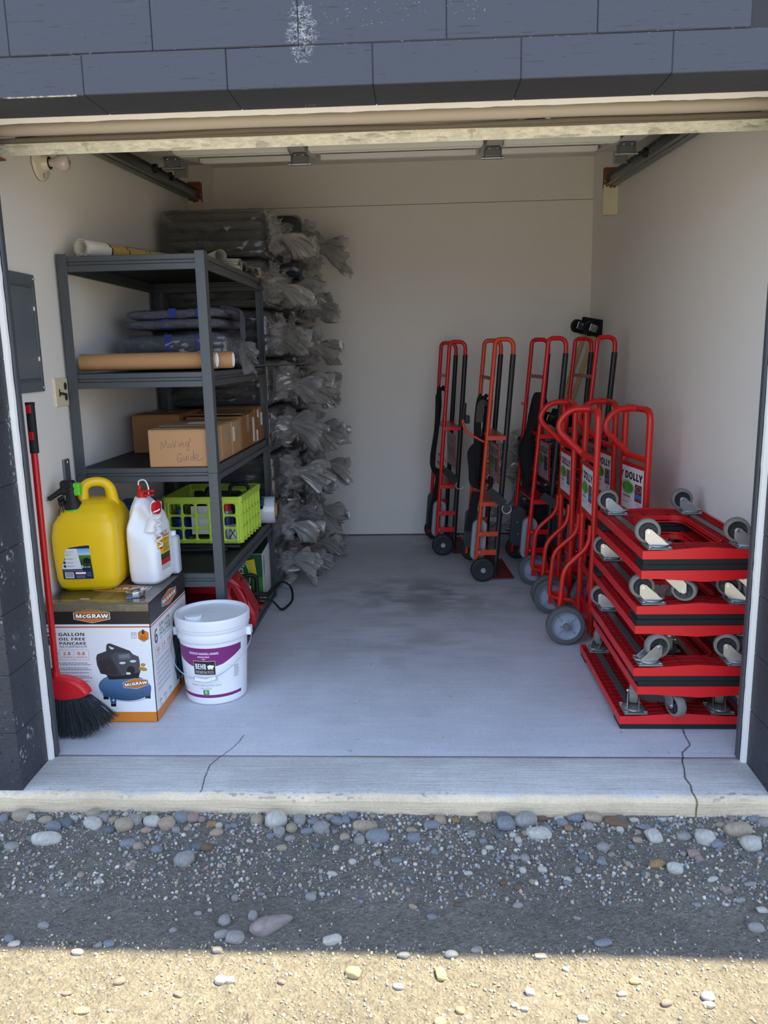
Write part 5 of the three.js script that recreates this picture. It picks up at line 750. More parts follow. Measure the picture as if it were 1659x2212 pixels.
// ---------- paint bucket ----------
{
  const o = thing('paint_bucket', 'white five gallon paint bucket with a purple label and wire bail on the floor', 'bucket', [-0.886, 0.001, -3.145]); o.scale.set(0.945, 1, 0.945);
  const Wm = phy('#e9edf2', 0.36, 0, { clearcoat: 0.15, clearcoatRoughness: 0.4 });
  part('pail', lathe([[0, 0.004], [0.122, 0.004], [0.126, 0], [0.131, 0.002], [0.1335, 0.012], [0.1485, 0.262], [0.1485, 0.268], [0.1565, 0.272], [0.1575, 0.296], [0.1515, 0.3], [0.1515, 0.306], [0.1595, 0.31], [0.1605, 0.33], [0.154, 0.336], [0.15, 0.336]], 72), Wm, o);
  const lid = part('lid', lathe([[0.1535, 0.318], [0.1615, 0.322], [0.1635, 0.326], [0.1645, 0.358], [0.1625, 0.365], [0.157, 0.3665], [0.151, 0.364], [0.148, 0.356], [0.142, 0.353], [0.06, 0.352], [0.055, 0.3535], [0.05, 0.352], [0.038, 0.352], [0.034, 0.3535], [0.03, 0.352], [0.018, 0.352], [0.014, 0.3535], [0, 0.3535]], 72), Wm, o, 'white snap lid');
  const cg = []; for (let i = 0; i < 24; i++) cg.push(bx(0.004, 0.013, 0.006, Math.cos(i / 24 * 6.283) * 0.034, 0.361, Math.sin(i / 24 * 6.283) * 0.034, 0.001, 0, -i / 24 * 6.283)); part('pour_cap', [lathe([[0.033, 0.352], [0.034, 0.366], [0.032, 0.369], [0, 0.3695]], 36), ...cg].map((g) => g.translate(-0.064, 0, 0.072)), Wm, lid, 'round pouring cap');
  part('tear_tab', [bx(0.045, 0.004, 0.004, -0.085, 0.333, 0.1405, 0.001, 0, -0.54), bx(0.004, 0.014, 0.004, -0.104, 0.326, 0.127, 0.001, 0, -0.6)], Wm, lid);
  const lab = canvas(1600, 760, (c, W, H) => {
    c.fillStyle = '#eef1f4'; c.fillRect(0, 0, W, H); const P = '#7d1f6e'; c.fillStyle = P; c.beginPath(); c.moveTo(120, 0); c.lineTo(W - 60, 0); c.lineTo(W - 60, 90); c.lineTo(1150, 240); c.quadraticCurveTo(800, 315, 520, 262); c.lineTo(120, 170); c.fill(); c.fillRect(120, 690, W - 180, 42); c.fillStyle = '#c07ab0'; c.fillRect(120, 686, W - 180, 4);
    c.fillStyle = '#d8d8d8'; c.fillRect(30, 20, 74, 180); for (let i = 0; i < 26; i++) { c.fillStyle = '#222'; c.fillRect(36, 26 + i * 6.4, 60, 1 + (i * 7) % 4); }
    fit(c, 'INTERIOR EGGSHELL ENAMEL', 520, 92, 560, 42, '#f4e9f2'); fit(c, 'MEDIUM BASE', 690, 136, 220, 30, '#f4e9f2'); fit(c, '2400', 770, 166, 60, 24, '#f4e9f2');
    c.fillStyle = '#d9b9a0'; c.fillRect(592, 182, 416, 210); c.fillStyle = '#1d1b1c'; c.fillRect(600, 190, 400, 194); fit(c, 'BEHR', 622, 306, 220, 112, '#ffffff'); fit(c, 'PREMIUM PLUS', 622, 368, 350, 52, '#ece4da', 'normal', 'serif'); c.fillStyle = '#fff'; c.beginPath(); c.ellipse(910, 268, 50, 26, 0, 0, 6.3); c.fill(); c.beginPath(); c.ellipse(962, 262, 20, 16, 0.4, 0, 6.3); c.fill(); for (const a of [872, 894, 925, 948]) c.fillRect(a, 275, 15, 34);
    fit(c, 'PAINT & PRIMER', 560, 476, 480, 62, '#6c7077', 'normal', 'serif'); c.fillStyle = '#9aa0a6'; c.fillRect(500, 500, 600, 3); fit(c, 'DURABLE, LONG-LASTING FINISH', 500, 560, 600, 40, '#868b92', 'normal'); fit(c, 'LOW ODOR', 690, 606, 220, 38, '#868b92', 'normal'); c.fillStyle = '#3f9e2e'; c.beginPath(); c.roundRect ? c.roundRect(742, 612, 118, 74, 12) : c.rect(742, 612, 118, 74); c.fill(); c.strokeStyle = '#f2fff0'; c.lineWidth = 7; c.beginPath(); c.arc(800, 644, 20, 0, 6.3); c.stroke(); c.fillStyle = '#f2fff0'; c.fillRect(797, 644, 6, 30);
    c.fillStyle = '#7d828a'; for (let i = 0; i < 9; i++) c.fillRect(150, 310 + i * 24, 120 + (i * 53) % 110, 5); for (let i = 0; i < 15; i++) c.fillRect(1360, 300 + i * 12, 90 + (i * 31) % 40, 5); c.fillStyle = '#333'; c.fillRect(150, 610, 140, 8); c.fillRect(150, 640, 180, 10); c.fillRect(150, 655, 170, 6);
  });
  const A = 1.32; part('label', surf((u, v) => { const a = Math.PI / 2 + 0.07 + A * (1 - 2 * u), y = 0.024 + 0.226 * v, r = 0.1335 + 0.015 * (y - 0.012) / 0.25 + 0.0006; return [Math.cos(a) * r, y, Math.sin(a) * r]; }, 64, 2), phy('#ffffff', 0.34, 0, { map: lab, clearcoat: 0.3, clearcoatRoughness: 0.3 }), o, 'white and purple label with the word BEHR');
  part('bail_wire', curve([[-0.172, 0.278, 0.01], [-0.176, 0.262, 0.03], [-0.166, 0.22, 0.09], [-0.13, 0.165, 0.135], [-0.07, 0.132, 0.158], [0.0, 0.126, 0.163], [0.06, 0.142, 0.156], [0.12, 0.180, 0.126], [0.163, 0.225, 0.075], [0.176, 0.262, 0.03], [0.170, 0.286, 0.004]], 0.0022, 70, 8), M.steel, o, 'wire bail');
  part('bail_grip', curve([[-0.045, 0.127, 0.1635], [0.0, 0.1215, 0.1685], [0.045, 0.132, 0.1635]], 0.0085, 16, 12), M.whitePlastic, o, 'white plastic grip');
  parts('bail_ear', [-1, 1].map((s) => mv(rbox(0.026, 0.036, 0.04, 0.006), s * 0.162, 0.284, 0.006)), Wm, o);
}
// ---------- broom ----------
{
  const o = thing('broom', 'angled broom with a red pole, red cap and dark bristles standing beside the left jamb', 'broom', [-1.389, 0.002, -2.762]);
  part('pole', [cyl(0.0118, 0.90, 0.002, 0.66, -0.006, -0.012, 0, 0.0, 16)], std('#c61622', 0.28), o, 'red metal pole');
  part('grip', [cyl(0.0155, 0.18, 0.004, 1.168, -0.012, -0.012, 0, 0, 16), cyl(0.0165, 0.012, 0.004, 1.252, -0.013, 0, 0, 0, 16)], M.blackRubber, o, 'black rubber grip'); parts('grip_inlay', [1.235, 1.14].map((y) => mv(rbox(0.016, 0.03, 0.006, 0.0025), 0.006, y, 0.0045)), M.redCap, o, 'red grip inlay');
  const cap = new THREE.Shape(); cap.moveTo(-0.022, 0.15); cap.lineTo(-0.012, 0.232); cap.lineTo(0.014, 0.238); cap.quadraticCurveTo(0.10, 0.235, 0.128, 0.172); cap.quadraticCurveTo(0.122, 0.158, 0.08, 0.150); cap.lineTo(0.02, 0.143); cap.closePath();
  part('cap', mv(ext(cap, 0.05, 0.012, 12), 0, 0, -0.025), std('#d4262f', 0.35), o, 'red plastic cap'); part('side_plate', [rbox(0.02, 0.09, 0.056, 0.006, -0.026, 0.19, 0), rbox(0.016, 0.03, 0.03, 0.004, -0.018, 0.246, 0)], M.black, o); part('pole_socket', cyl(0.017, 0.04, 0.001, 0.238, 0, 0, 0, 0, 16, 0.0145), M.redCap, o);
  const br = []; for (let i = 0; i < 900; i++) { const t = rnd(), s = rnd() - 0.5, x0 = lerp(-0.02, 0.122, t), y0 = 0.158 - 0.004 * t, xe = lerp(-0.028, 0.205, Math.pow(t, 1.05)) + rr(-0.012, 0.012), ye = Math.max(0.001, lerp(0.004, 0.055, sstep(0.55, 1, t)) + rr(-0.006, 0.012)), z0 = s * 0.04, ze = s * 0.10 + rr(-0.012, 0.012); const m = [lerp(x0, xe, 0.45) + rr(-0.004, 0.004), lerp(y0, ye, 0.5) + 0.006, lerp(z0, ze, 0.4)]; const a = V(x0, y0, z0), b = V(...m), c = V(xe, ye, ze); br.push(sweep([a, b, c], (q) => 0.0011 - 0.0004 * q, 3)); }
  part('bristles', br, std('#2b3238', 0.7), o, 'dark split bristles').userData.kind = 'stuff';
}
// ---------- appliance hand trucks (tall, with stair glides) ----------
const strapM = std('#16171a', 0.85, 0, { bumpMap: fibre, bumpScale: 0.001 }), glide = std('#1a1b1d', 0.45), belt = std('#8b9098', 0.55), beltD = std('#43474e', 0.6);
// local frame: x to the toe side, z towards the near side; the near wheel stands at (0, 0, 0), the far one at z = -0.57
function applianceTruck(label, pos, turn, red, lean = 1) {
  const o = thing('appliance_truck', label, 'hand truck', pos, turn, 'tall red appliance hand trucks');
  const RX = (y) => -0.042 + 0.115 * lean * (y - 0.05) / 1.36, gap = 0.112;
  for (const z of [-0.06, -0.51]) {
    part('side_rail', sweep(bentPath([[RX(0.06), 0.06, z], [RX(1.41), 1.41, z], [RX(1.41) + 0.004, 1.474, z, 0.055], [RX(1.41) + gap, 1.474, z, 0.055], [RX(1.38) + gap, 1.37, z]], 0.055, 10), 0.0135, 14), red, o, 'red tube bent into a hairpin');
    part('stair_glide', [sweep([V(RX(1.385) + gap, 1.385, z), V(RX(0.03) + gap + 0.012, 0.03, z)], 1, 14, false, (a) => [Math.cos(a) * 0.0165, Math.sin(a) * 0.0195])], glide, o, 'black rubber glide');
    for (const [y, h] of [[0.296, 0.03], [0.179, 0.034]]) { const b = part('strap_bracket', bx(gap + 0.012, h, 0.006, RX(y) + gap / 2, y, z + 0.018, 0.001), red, o); part('bolt', mv(new THREE.SphereGeometry(0.007, 10, 6), RX(y) + 0.012, y, z + 0.022), M.bolt, b); }
    // stair crawler belt: an upright stadium with ridges
    const st = (r, h) => { const s = new THREE.Shape(); s.absarc(0, h, r, 0, Math.PI); s.absarc(0, -h, r, Math.PI, Math.PI * 2); s.closePath(); return s; };
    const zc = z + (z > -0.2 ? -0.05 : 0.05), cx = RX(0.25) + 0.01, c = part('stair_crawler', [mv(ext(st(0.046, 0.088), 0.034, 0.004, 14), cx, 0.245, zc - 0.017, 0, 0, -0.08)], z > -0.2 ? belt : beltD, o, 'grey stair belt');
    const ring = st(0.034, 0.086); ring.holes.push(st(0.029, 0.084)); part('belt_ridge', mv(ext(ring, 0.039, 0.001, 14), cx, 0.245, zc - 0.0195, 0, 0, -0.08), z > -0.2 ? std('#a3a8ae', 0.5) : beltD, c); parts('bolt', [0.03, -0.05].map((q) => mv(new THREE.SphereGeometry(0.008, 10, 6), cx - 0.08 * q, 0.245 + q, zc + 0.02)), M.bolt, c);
    part('axle_bracket', bx(0.09, 0.07, 0.006, 0.045, 0.075, z - 0.012, 0.002), red, o);
  }
  for (const z of [0.0, -0.57]) { const w = part('wheel', [mv(lathe([[0, -0.02], [0.058, -0.02], [0.07, -0.019], [0.0755, -0.012], [0.0755, 0.012], [0.07, 0.019], [0.058, 0.02], [0.03, 0.016], [0, 0.016]], 36), 0, 0.0755, z < -0.3 ? z + 0.02 : z - 0.02, Math.PI / 2, 0, 0)], std('#1d2024', 0.6), o, 'black rubber wheel'); part('hub_nut', [cyl(0.016, 0.01, 0, 0.0755, z < -0.3 ? z : z + 0.002, Math.PI / 2, 0, 0, 16), cyl(0.008, 0.02, 0, 0.0755, z < -0.3 ? z : z + 0.004, Math.PI / 2, 0, 0, 10)], M.galv, w); }
  part('axle', cyl(0.008, 0.56, 0, 0.0755, -0.285, Math.PI / 2, 0, 0, 12), M.darkSteel, o);
  for (const y of [0.893, 0.488]) part('cross_shelf', [bx(gap, 0.004, 0.45, RX(y) + gap / 2, y + 0.008, -0.285, 0.001), bx(gap, 0.026, 0.004, RX(y) + gap / 2, y - 0.004, -0.06 + 0.016, 0.001), bx(gap, 0.026, 0.004, RX(y) + gap / 2, y - 0.004, -0.51 - 0.014, 0.001), bx(0.004, 0.022, 0.45, RX(y) + 0.012, y - 0.002, -0.285, 0.001)], red, o, 'flat red cross plate');
  for (const y of [0.6, 0.66]) part('cross_bar', bx(0.012, 0.012, 0.45, RX(y) + 0.03, y, -0.285, 0.002), red, o);
  part('top_bar', bx(0.006, 0.022, 0.45, RX(1.24), 1.245, -0.285, 0.001), std('#a8574f', 0.45), o);
  part('toe_plate', [bx(0.125, 0.006, 0.47, RX(0) + gap + 0.075, 0.008, -0.285, 0.002), bx(0.008, 0.12, 0.46, RX(0) + gap + 0.018, 0.065, -0.285, 0.002)], M.darkRed, o, 'dark red toe plate');
  part('back_plate', bx(0.004, 0.24, 0.40, RX(0.72) + gap - 0.02, 0.72, -0.285, 0.001), red, o);
  return o;
}
const stickerTex = canvas(512, 1024, (c, W, H) => {          // the whole sticker; the trucks' tubes hide its left part
  c.fillStyle = '#eceff2'; c.fillRect(0, 0, W, H); c.save(); c.font = 'bold 210px sans-serif'; c.fillStyle = '#17181a'; c.textBaseline = 'alphabetic'; c.translate(82, 290); c.scale(412 / c.measureText('DOLLY').width, 1.1); c.lineWidth = 12; c.strokeStyle = '#17181a'; for (const f of ['fillText', 'strokeText']) c[f]('Y DOLLY', -c.measureText('Y ').width - 20, 0); c.restore();
  c.fillStyle = '#2fa32d'; c.beginPath(); for (let i = 0; i < 44; i++) { const a = i / 44 * 6.283, r = i % 2 ? 118 : 168 + 40 * hash(i, 4, 4); c.lineTo(150 + Math.cos(a) * r, 505 + Math.sin(a) * r); } c.closePath(); c.fill(); c.fillStyle = '#8fd488'; for (let i = 0; i < 6; i++) c.fillRect(70, 415 + i * 34, 80 + (i * 37) % 70, 12);
  c.fillStyle = '#7b1b22'; c.fillRect(318, 370, 160, 400); c.fillStyle = '#2b7fc0'; c.fillRect(330, 590, 136, 110); c.fillStyle = '#b32a2f'; c.fillRect(330, 715, 136, 40); c.strokeStyle = '#d9b48b'; c.lineWidth = 11; c.beginPath(); c.ellipse(398, 475, 56, 72, 0, 0, 6.3); c.stroke(); c.fillStyle = '#5a4a44'; c.beginPath(); c.ellipse(398, 475, 40, 55, 0, 0, 6.3); c.fill();
  c.fillStyle = '#8c2329'; c.fillRect(30, 705, 180, 22); c.fillRect(30, 738, 170, 10); c.strokeStyle = '#c4424a'; c.lineWidth = 5; c.beginPath(); c.moveTo(30, 800); for (let i = 0; i < 14; i++) c.quadraticCurveTo(36 + i * 16, 780 + (i % 3) * 16, 46 + i * 16, 800); c.stroke(); c.fillStyle = '#2d2f31'; c.fillRect(30, 856, 150, 14); c.strokeStyle = '#9aa0a4'; c.lineWidth = 6; for (let i = 0; i < 6; i++) { c.beginPath(); c.moveTo(340 + i * 3, 800 + i * 16); c.lineTo(470 - i * 6, 804 + i * 16); c.stroke(); }
});
const stickerM = std('#ffffff', 0.4, 0, { map: stickerTex });
{
  // [label, position of the near wheel contact, turn, red]
  const A = [
    ['tall red appliance hand truck nearest the bare back wall, leftmost of four', [0.137, 0.001, -5.46], 0.10, M.redPaint, 0.86],
    ['tall orange red appliance hand truck hung with straps and a black lever', [0.367, 0.001, -4.79], 0.067, M.orangePaint, 1],
    ['tall red appliance hand truck with a thick black belt hung on its rail', [0.685, 0.001, -4.83], 0.08, M.redPaint, 1],
    ['tall red appliance hand truck closest to the right wall', [0.965, 0.001, -4.80], 0.10, M.redPaint, 1.04],
  ];
  A.forEach(([l, p, t, m, q], i) => {
    const o = applianceTruck(l, p, t, m, q);
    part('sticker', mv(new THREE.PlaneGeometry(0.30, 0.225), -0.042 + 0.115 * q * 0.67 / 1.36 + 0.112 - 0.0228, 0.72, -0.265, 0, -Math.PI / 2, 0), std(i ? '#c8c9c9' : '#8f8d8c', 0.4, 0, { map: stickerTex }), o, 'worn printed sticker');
    if (i === 1) { // ratchet lever
      part('lever', [tube([[0.02, 0.86, -0.10], [-0.09, 0.92, -0.12], [-0.115, 0.98, -0.12], [-0.105, 1.03, -0.12]], 0.0075, 0.03, 10)], m, o); part('lever_grip', [tube([[-0.108, 1.0, -0.12], [-0.10, 1.10, -0.12]], 0.013, 0.02, 10), rbox(0.03, 0.05, 0.03, 0.008, -0.085, 1.0, -0.12)], M.black, o, 'black lever grip');
    } else if (i === 3) part('hook', tube([[-0.02, 1.08, -0.51], [0.035, 1.08, -0.51], [0.045, 1.09, -0.51], [0.05, 1.14, -0.51]], 0.006, 0.012, 8), m, o);
    else if (i === 0) part('hook', tube([[0.04, 0.91, -0.25], [0.035, 0.94, -0.24], [0.045, 0.96, -0.24], [0.05, 1.06, -0.24]], 0.006, 0.012, 8), m, o);
    else part('hook', tube([[-0.02, 1.08, -0.35], [0.0, 1.06, -0.34], [0.004, 1.1, -0.34], [0.006, 1.14, -0.34]], 0.006, 0.012, 8), m, o);
  });
}
// ---------- webbing hung on the trucks ----------
function webbing(pts, w, th = 0.004, n = 40, axis = V(1, 0, -0.45)) { const c = new THREE.CatmullRomCurve3(pts.map((p) => V(...p))), P = c.getPoints(n); const side = (s) => surf((u, v) => { const i = Math.round(v * n), t = P[Math.min(n, i + 1)].clone().sub(P[Math.max(0, i - 1)]).normalize(), b = axis.clone().sub(t.clone().multiplyScalar(axis.dot(t))).normalize(), nn = t.cross(b); const q = P[i].clone().addScaledVector(b, (u - 0.5) * w).addScaledVector(nn, s * th / 2); return [q.x, q.y, q.z]; }, 3, n); return merge([side(1), side(-1)]); }
{
  const a = thing('strap_belt', 'thin black strap looped down the leftmost tall hand truck', 'strap');
  part('webbing', [webbing([[0.17, 1.15, -5.72], [0.13, 1.16, -5.70], [0.12, 1.02, -5.68], [0.085, 0.75, -5.66], [0.07, 0.62, -5.66], [0.10, 0.56, -5.66], [0.16, 0.60, -5.67]], 0.035), webbing([[0.11, 1.12, -5.62], [0.10, 0.9, -5.62], [0.07, 0.62, -5.63], [0.11, 0.57, -5.64]], 0.03), webbing([[0.12, 0.60, -5.6], [0.085, 0.40, -5.6], [0.06, 0.30, -5.6], [0.05, 0.16, -5.6]], 0.04)], strapM, a);
  part('buckle_strap', webbing([[0.15, 0.60, -5.52], [0.20, 0.56, -5.50], [0.24, 0.52, -5.49]], 0.05, 0.006, 12, V(0.3, 0.8, 0)), std('#2e3230', 0.8), a); part('buckle_ring', mv(new THREE.TorusGeometry(0.026, 0.004, 8, 24, 4.6), 0.256, 0.497, -5.488, 0, 0, 2.4), M.steel, a, 'steel ring');
  const b = thing('strap_belt', 'dark green and black straps bunched on the orange red hand truck', 'strap');
  part('webbing', [webbing([[0.40, 1.12, -5.0], [0.37, 1.13, -4.98], [0.345, 1.0, -4.97], [0.34, 0.8, -4.96], [0.325, 0.62, -4.96], [0.345, 0.58, -4.95], [0.40, 0.62, -4.95]], 0.05), webbing([[0.42, 1.11, -5.06], [0.40, 0.9, -5.06], [0.37, 0.66, -5.06], [0.36, 0.6, -5.05], [0.33, 0.66, -5.05]], 0.055), webbing([[0.33, 0.84, -4.93], [0.30, 0.80, -4.93], [0.305, 0.7, -4.93], [0.315, 0.60, -4.93], [0.37, 0.57, -4.93]], 0.045), webbing([[0.33, 0.55, -4.92], [0.31, 0.42, -4.92], [0.29, 0.33, -4.92], [0.285, 0.30, -4.9]], 0.06)], strapM, b);
  part('green_webbing', webbing([[0.40, 1.10, -4.94], [0.365, 1.09, -4.93], [0.35, 0.98, -4.93]], 0.05), std('#4a4c42', 0.85), b); part('buckle_strap', webbing([[0.40, 0.57, -4.82], [0.45, 0.53, -4.80], [0.49, 0.49, -4.79]], 0.055, 0.007, 12, V(0.3, 0.8, 0)), std('#2e3230', 0.8), b); part('buckle_ring', mv(new THREE.TorusGeometry(0.028, 0.004, 8, 24, 4.6), 0.508, 0.462, -4.79, 0, 0, 2.4), M.steel, b, 'steel ring');
  const c = thing('strap_belt', 'thick twisted black belt hanging on the third tall hand truck', 'strap');
  part('webbing', surf((u, v) => { const y = 1.145 - 0.62 * v, cx = 0.735 - 0.085 * v + 0.02 * Math.sin(v * 9), w = (0.030 + 0.022 * Math.abs(Math.sin(v * 6.4 + 0.4))) * (1 - 0.5 * Math.pow(1 - Math.min(1, v * 12), 2)) * (v > 0.94 ? (1 - v) / 0.06 : 1), a = u * Math.PI * 2; return [cx + Math.cos(a) * w * (1 + 0.12 * Math.sin(a * 5 + v * 20)), y, -5.14 + Math.sin(a) * 0.026]; }, 24, 50, true), std('#0d0e11', 0.85), c);
  part('tail', webbing([[0.65, 0.60, -5.12], [0.68, 0.52, -5.10], [0.69, 0.44, -5.10]], 0.04), strapM, c); part('buckle_strap', webbing([[0.73, 0.53, -4.86], [0.78, 0.50, -4.85], [0.82, 0.46, -4.84]], 0.05, 0.006, 12, V(0.3, 0.8, 0)), std('#2e3230', 0.8), c); parts('buckle_ring', [0, 1].map((k) => mv(new THREE.TorusGeometry(0.028, 0.0035, 8, 24, 4.8), 0.835 + 0.01 * k, 0.44 - 0.008 * k, -4.84, 0, 0.3 * k, 2.4)), M.steel, c, 'steel ring');
}
// ---------- utility hand trucks with looped handles ----------
// local frame: x = 0 at the tubes, wheels at x = -0.13; z = +-0.15 tubes, wheels at z = +-0.235
const utilProto = (() => {
  const o = thing('hand_truck', 'front left red hand truck with a looped handle and grey wheels', 'hand truck', [0, 0, 0], 0, 'red hand trucks with looped handles');
  const R = M.redPaint2, r = 0.0155;
  part('frame_tube', sweep(bentPath([[0.002, 0.03, 0.15], [0.012, 1.118, 0.15, 0.06], [0.012, 1.118, -0.15, 0.03], [0.002, 0.03, -0.15]], 0.05, 8), r, 14), R, o, 'red tube frame');
  part('loop_handle', sweep(bentPath([[0.012, 1.118, 0.0, 0.01], [-0.10, 1.122, 0.0, 0.075], [-0.165, 1.03, 0.0, 0.055], [-0.035, 0.905, 0.0, 0.01], [-0.03, 0.90, 0.0]], 0.06, 9), r, 14), R, o, 'looped handle');
  part('cross_bar', sweep(bentPath([[0.006, 0.882, 0.15], [-0.030, 0.898, 0.02, 0.02], [-0.030, 0.898, -0.02, 0.02], [0.006, 0.882, -0.15]], 0.03, 5), 0.0145, 12), R, o);
  const pl = part('back_plate', bx(0.004, 0.27, 0.27, 0.0, 0.715, 0, 0.001), R, o); part('sticker', mv(new THREE.PlaneGeometry(0.27, 0.215), -0.0025, 0.722, 0, 0, -Math.PI / 2, 0), stickerM, pl, 'white sticker with the word DOLLY');
  for (const y of [0.30, 0.13]) part('cross_bar', bx(0.010, 0.035, 0.29, 0.004, y, 0, 0.002), R, o);
  for (const s of [1, -1]) {
    part('stair_rail', sweep(bentPath([[-0.010, 0.57, s * 0.15], [-0.015, 0.47, s * 0.155, 0.06], [-0.135, 0.36, s * 0.165, 0.05], [-0.155, 0.115, s * 0.165, 0.04], [-0.02, 0.095, s * 0.155, 0.05], [0.004, 0.045, s * 0.15]], 0.045, 8), 1, 12, false, (a) => [Math.cos(a) * 0.0125, Math.sin(a) * 0.0135]), R, o, 'bent red side rail');
    const w = part('wheel', mv(lathe([[0.066, -0.02], [0.084, -0.0225], [0.093, -0.018], [0.0955, -0.008], [0.0955, 0.008], [0.093, 0.018], [0.084, 0.0225], [0.066, 0.02]], 44), -0.131, 0.096, s * 0.235, Math.PI / 2, 0, 0), M.tyre, o, 'grey rubber tyre');
    part('wheel_disc', [mv(lathe([[0, -0.008], [0.064, -0.008], [0.066, -0.021], [0.070, -0.021], [0.070, 0.021], [0.066, 0.021], [0.064, 0.008], [0.026, 0.008], [0.026, 0.018], [0, 0.018]], 40), -0.131, 0.096, s * 0.235, Math.PI / 2, 0, 0), mv(lathe([[0, -0.018], [0.026, -0.018], [0.026, -0.006]], 24), -0.131, 0.096, s * 0.235, Math.PI / 2, 0, 0)], M.hubGrey, w, 'pale grey wheel disc');
    parts('spoke', [0, 1, 2, 3].map((k) => { const a = k * Math.PI / 2 + 0.78; return bx(0.042, 0.007, 0.030, -0.131 + Math.cos(a) * 0.046, 0.096 + Math.sin(a) * 0.046, s * 0.235, 0.001, 0, 0, a); }), M.hubGrey, w);
    part('axle_nut', [cyl(0.017, 0.02, -0.131, 0.096, s * 0.256, Math.PI / 2, 0, 0, 24), cyl(0.0135, 0.024, -0.131, 0.096, s * 0.257, Math.PI / 2, 0, 0, 6), bx(0.03, 0.005, 0.004, -0.146, 0.096, s * 0.264, 0.001)], M.darkSteel, w);
    part('axle_plate', bx(0.10, 0.07, 0.006, -0.105, 0.105, s * 0.185, 0.002), R, o);
  }
  part('axle', cyl(0.009, 0.50, -0.131, 0.096, 0, Math.PI / 2, 0, 0, 14), M.darkSteel, o);
  part('toe_plate', [bx(0.10, 0.007, 0.31, 0.07, 0.008, 0, 0.002), bx(0.007, 0.11, 0.31, 0.018, 0.06, 0, 0.002)], R, o);
  return o;
})();
utilProto.position.set(0.817, 0.001, -3.945); utilProto.rotation.y = -0.012;
copy(utilProto, 'rear left red hand truck with a looped handle, behind the front left one', [0.808, 0.001, -4.50], 0.03);
copy(utilProto, 'front right red hand truck with a looped handle, behind the stacked dollies', [1.035, 0.001, -3.935], 0.13);
copy(utilProto, 'rear right red hand truck with a looped handle, farthest of the four', [1.018, 0.001, -4.50], 0.08);
// ---------- wooden mover's dolly leaning in the corner, on bagged blankets ----------
{
  const o = thing('wooden_dolly', 'pale wooden dolly with black carpet ends and casters leaning in the back corner', 'dolly', [0.985, 0.89, -5.78]); o.rotation.order = 'ZYX'; o.rotation.set(0, -1.0, -0.30);
  parts('wooden_rail', [-0.045, 0.045].map((x) => bx(0.036, 0.58, 0.022, x, 0.365, 0, 0.003)), M.paleWood, o, 'pale wooden rail');
  for (const y of [0.70, 0.03]) {
    part('carpet_end', rbox(0.21, 0.12, 0.075, 0.010, 0.0, y, -0.018), std('#14161b', 0.9), o, 'black carpeted end board');
    for (const x of [-0.06, 0.065]) { const c = part('caster', [rbox(0.05, 0.008, 0.06, 0.002, x, y, 0.025), bx(0.004, 0.05, 0.07, x - 0.018, y - 0.012, 0.058), bx(0.004, 0.05, 0.07, x + 0.018, y - 0.012, 0.058)], M.steel, o); part('caster_wheel', [cyl(0.046, 0.028, x, y - 0.02, 0.080, 0, 0, Math.PI / 2, 24)], M.black, c); part('axle_bolt', cyl(0.009, 0.045, x, y - 0.02, 0.080, 0, 0, Math.PI / 2, 10), M.bolt, c); }
  }
}
{
  const rows = ['lowest', 'second', 'third', 'fourth', 'topmost']; let y = 0.004;
  for (let r = 0; r < 4; r++) { bundle(`bagged navy moving blankets in the back right corner, ${rows[r === 3 ? 4 : r]} of the pile`, [0.95 + rr(-0.01, 0.01), y, -5.83], Math.PI + rr(-0.03, 0.03), 4, 0.0495, [woolNavy, woolNavy, woolDark], 0.56, 0.5, 'bagged blankets in the back right corner', 1); y += 4 * 0.0495 + 0.011; }
}
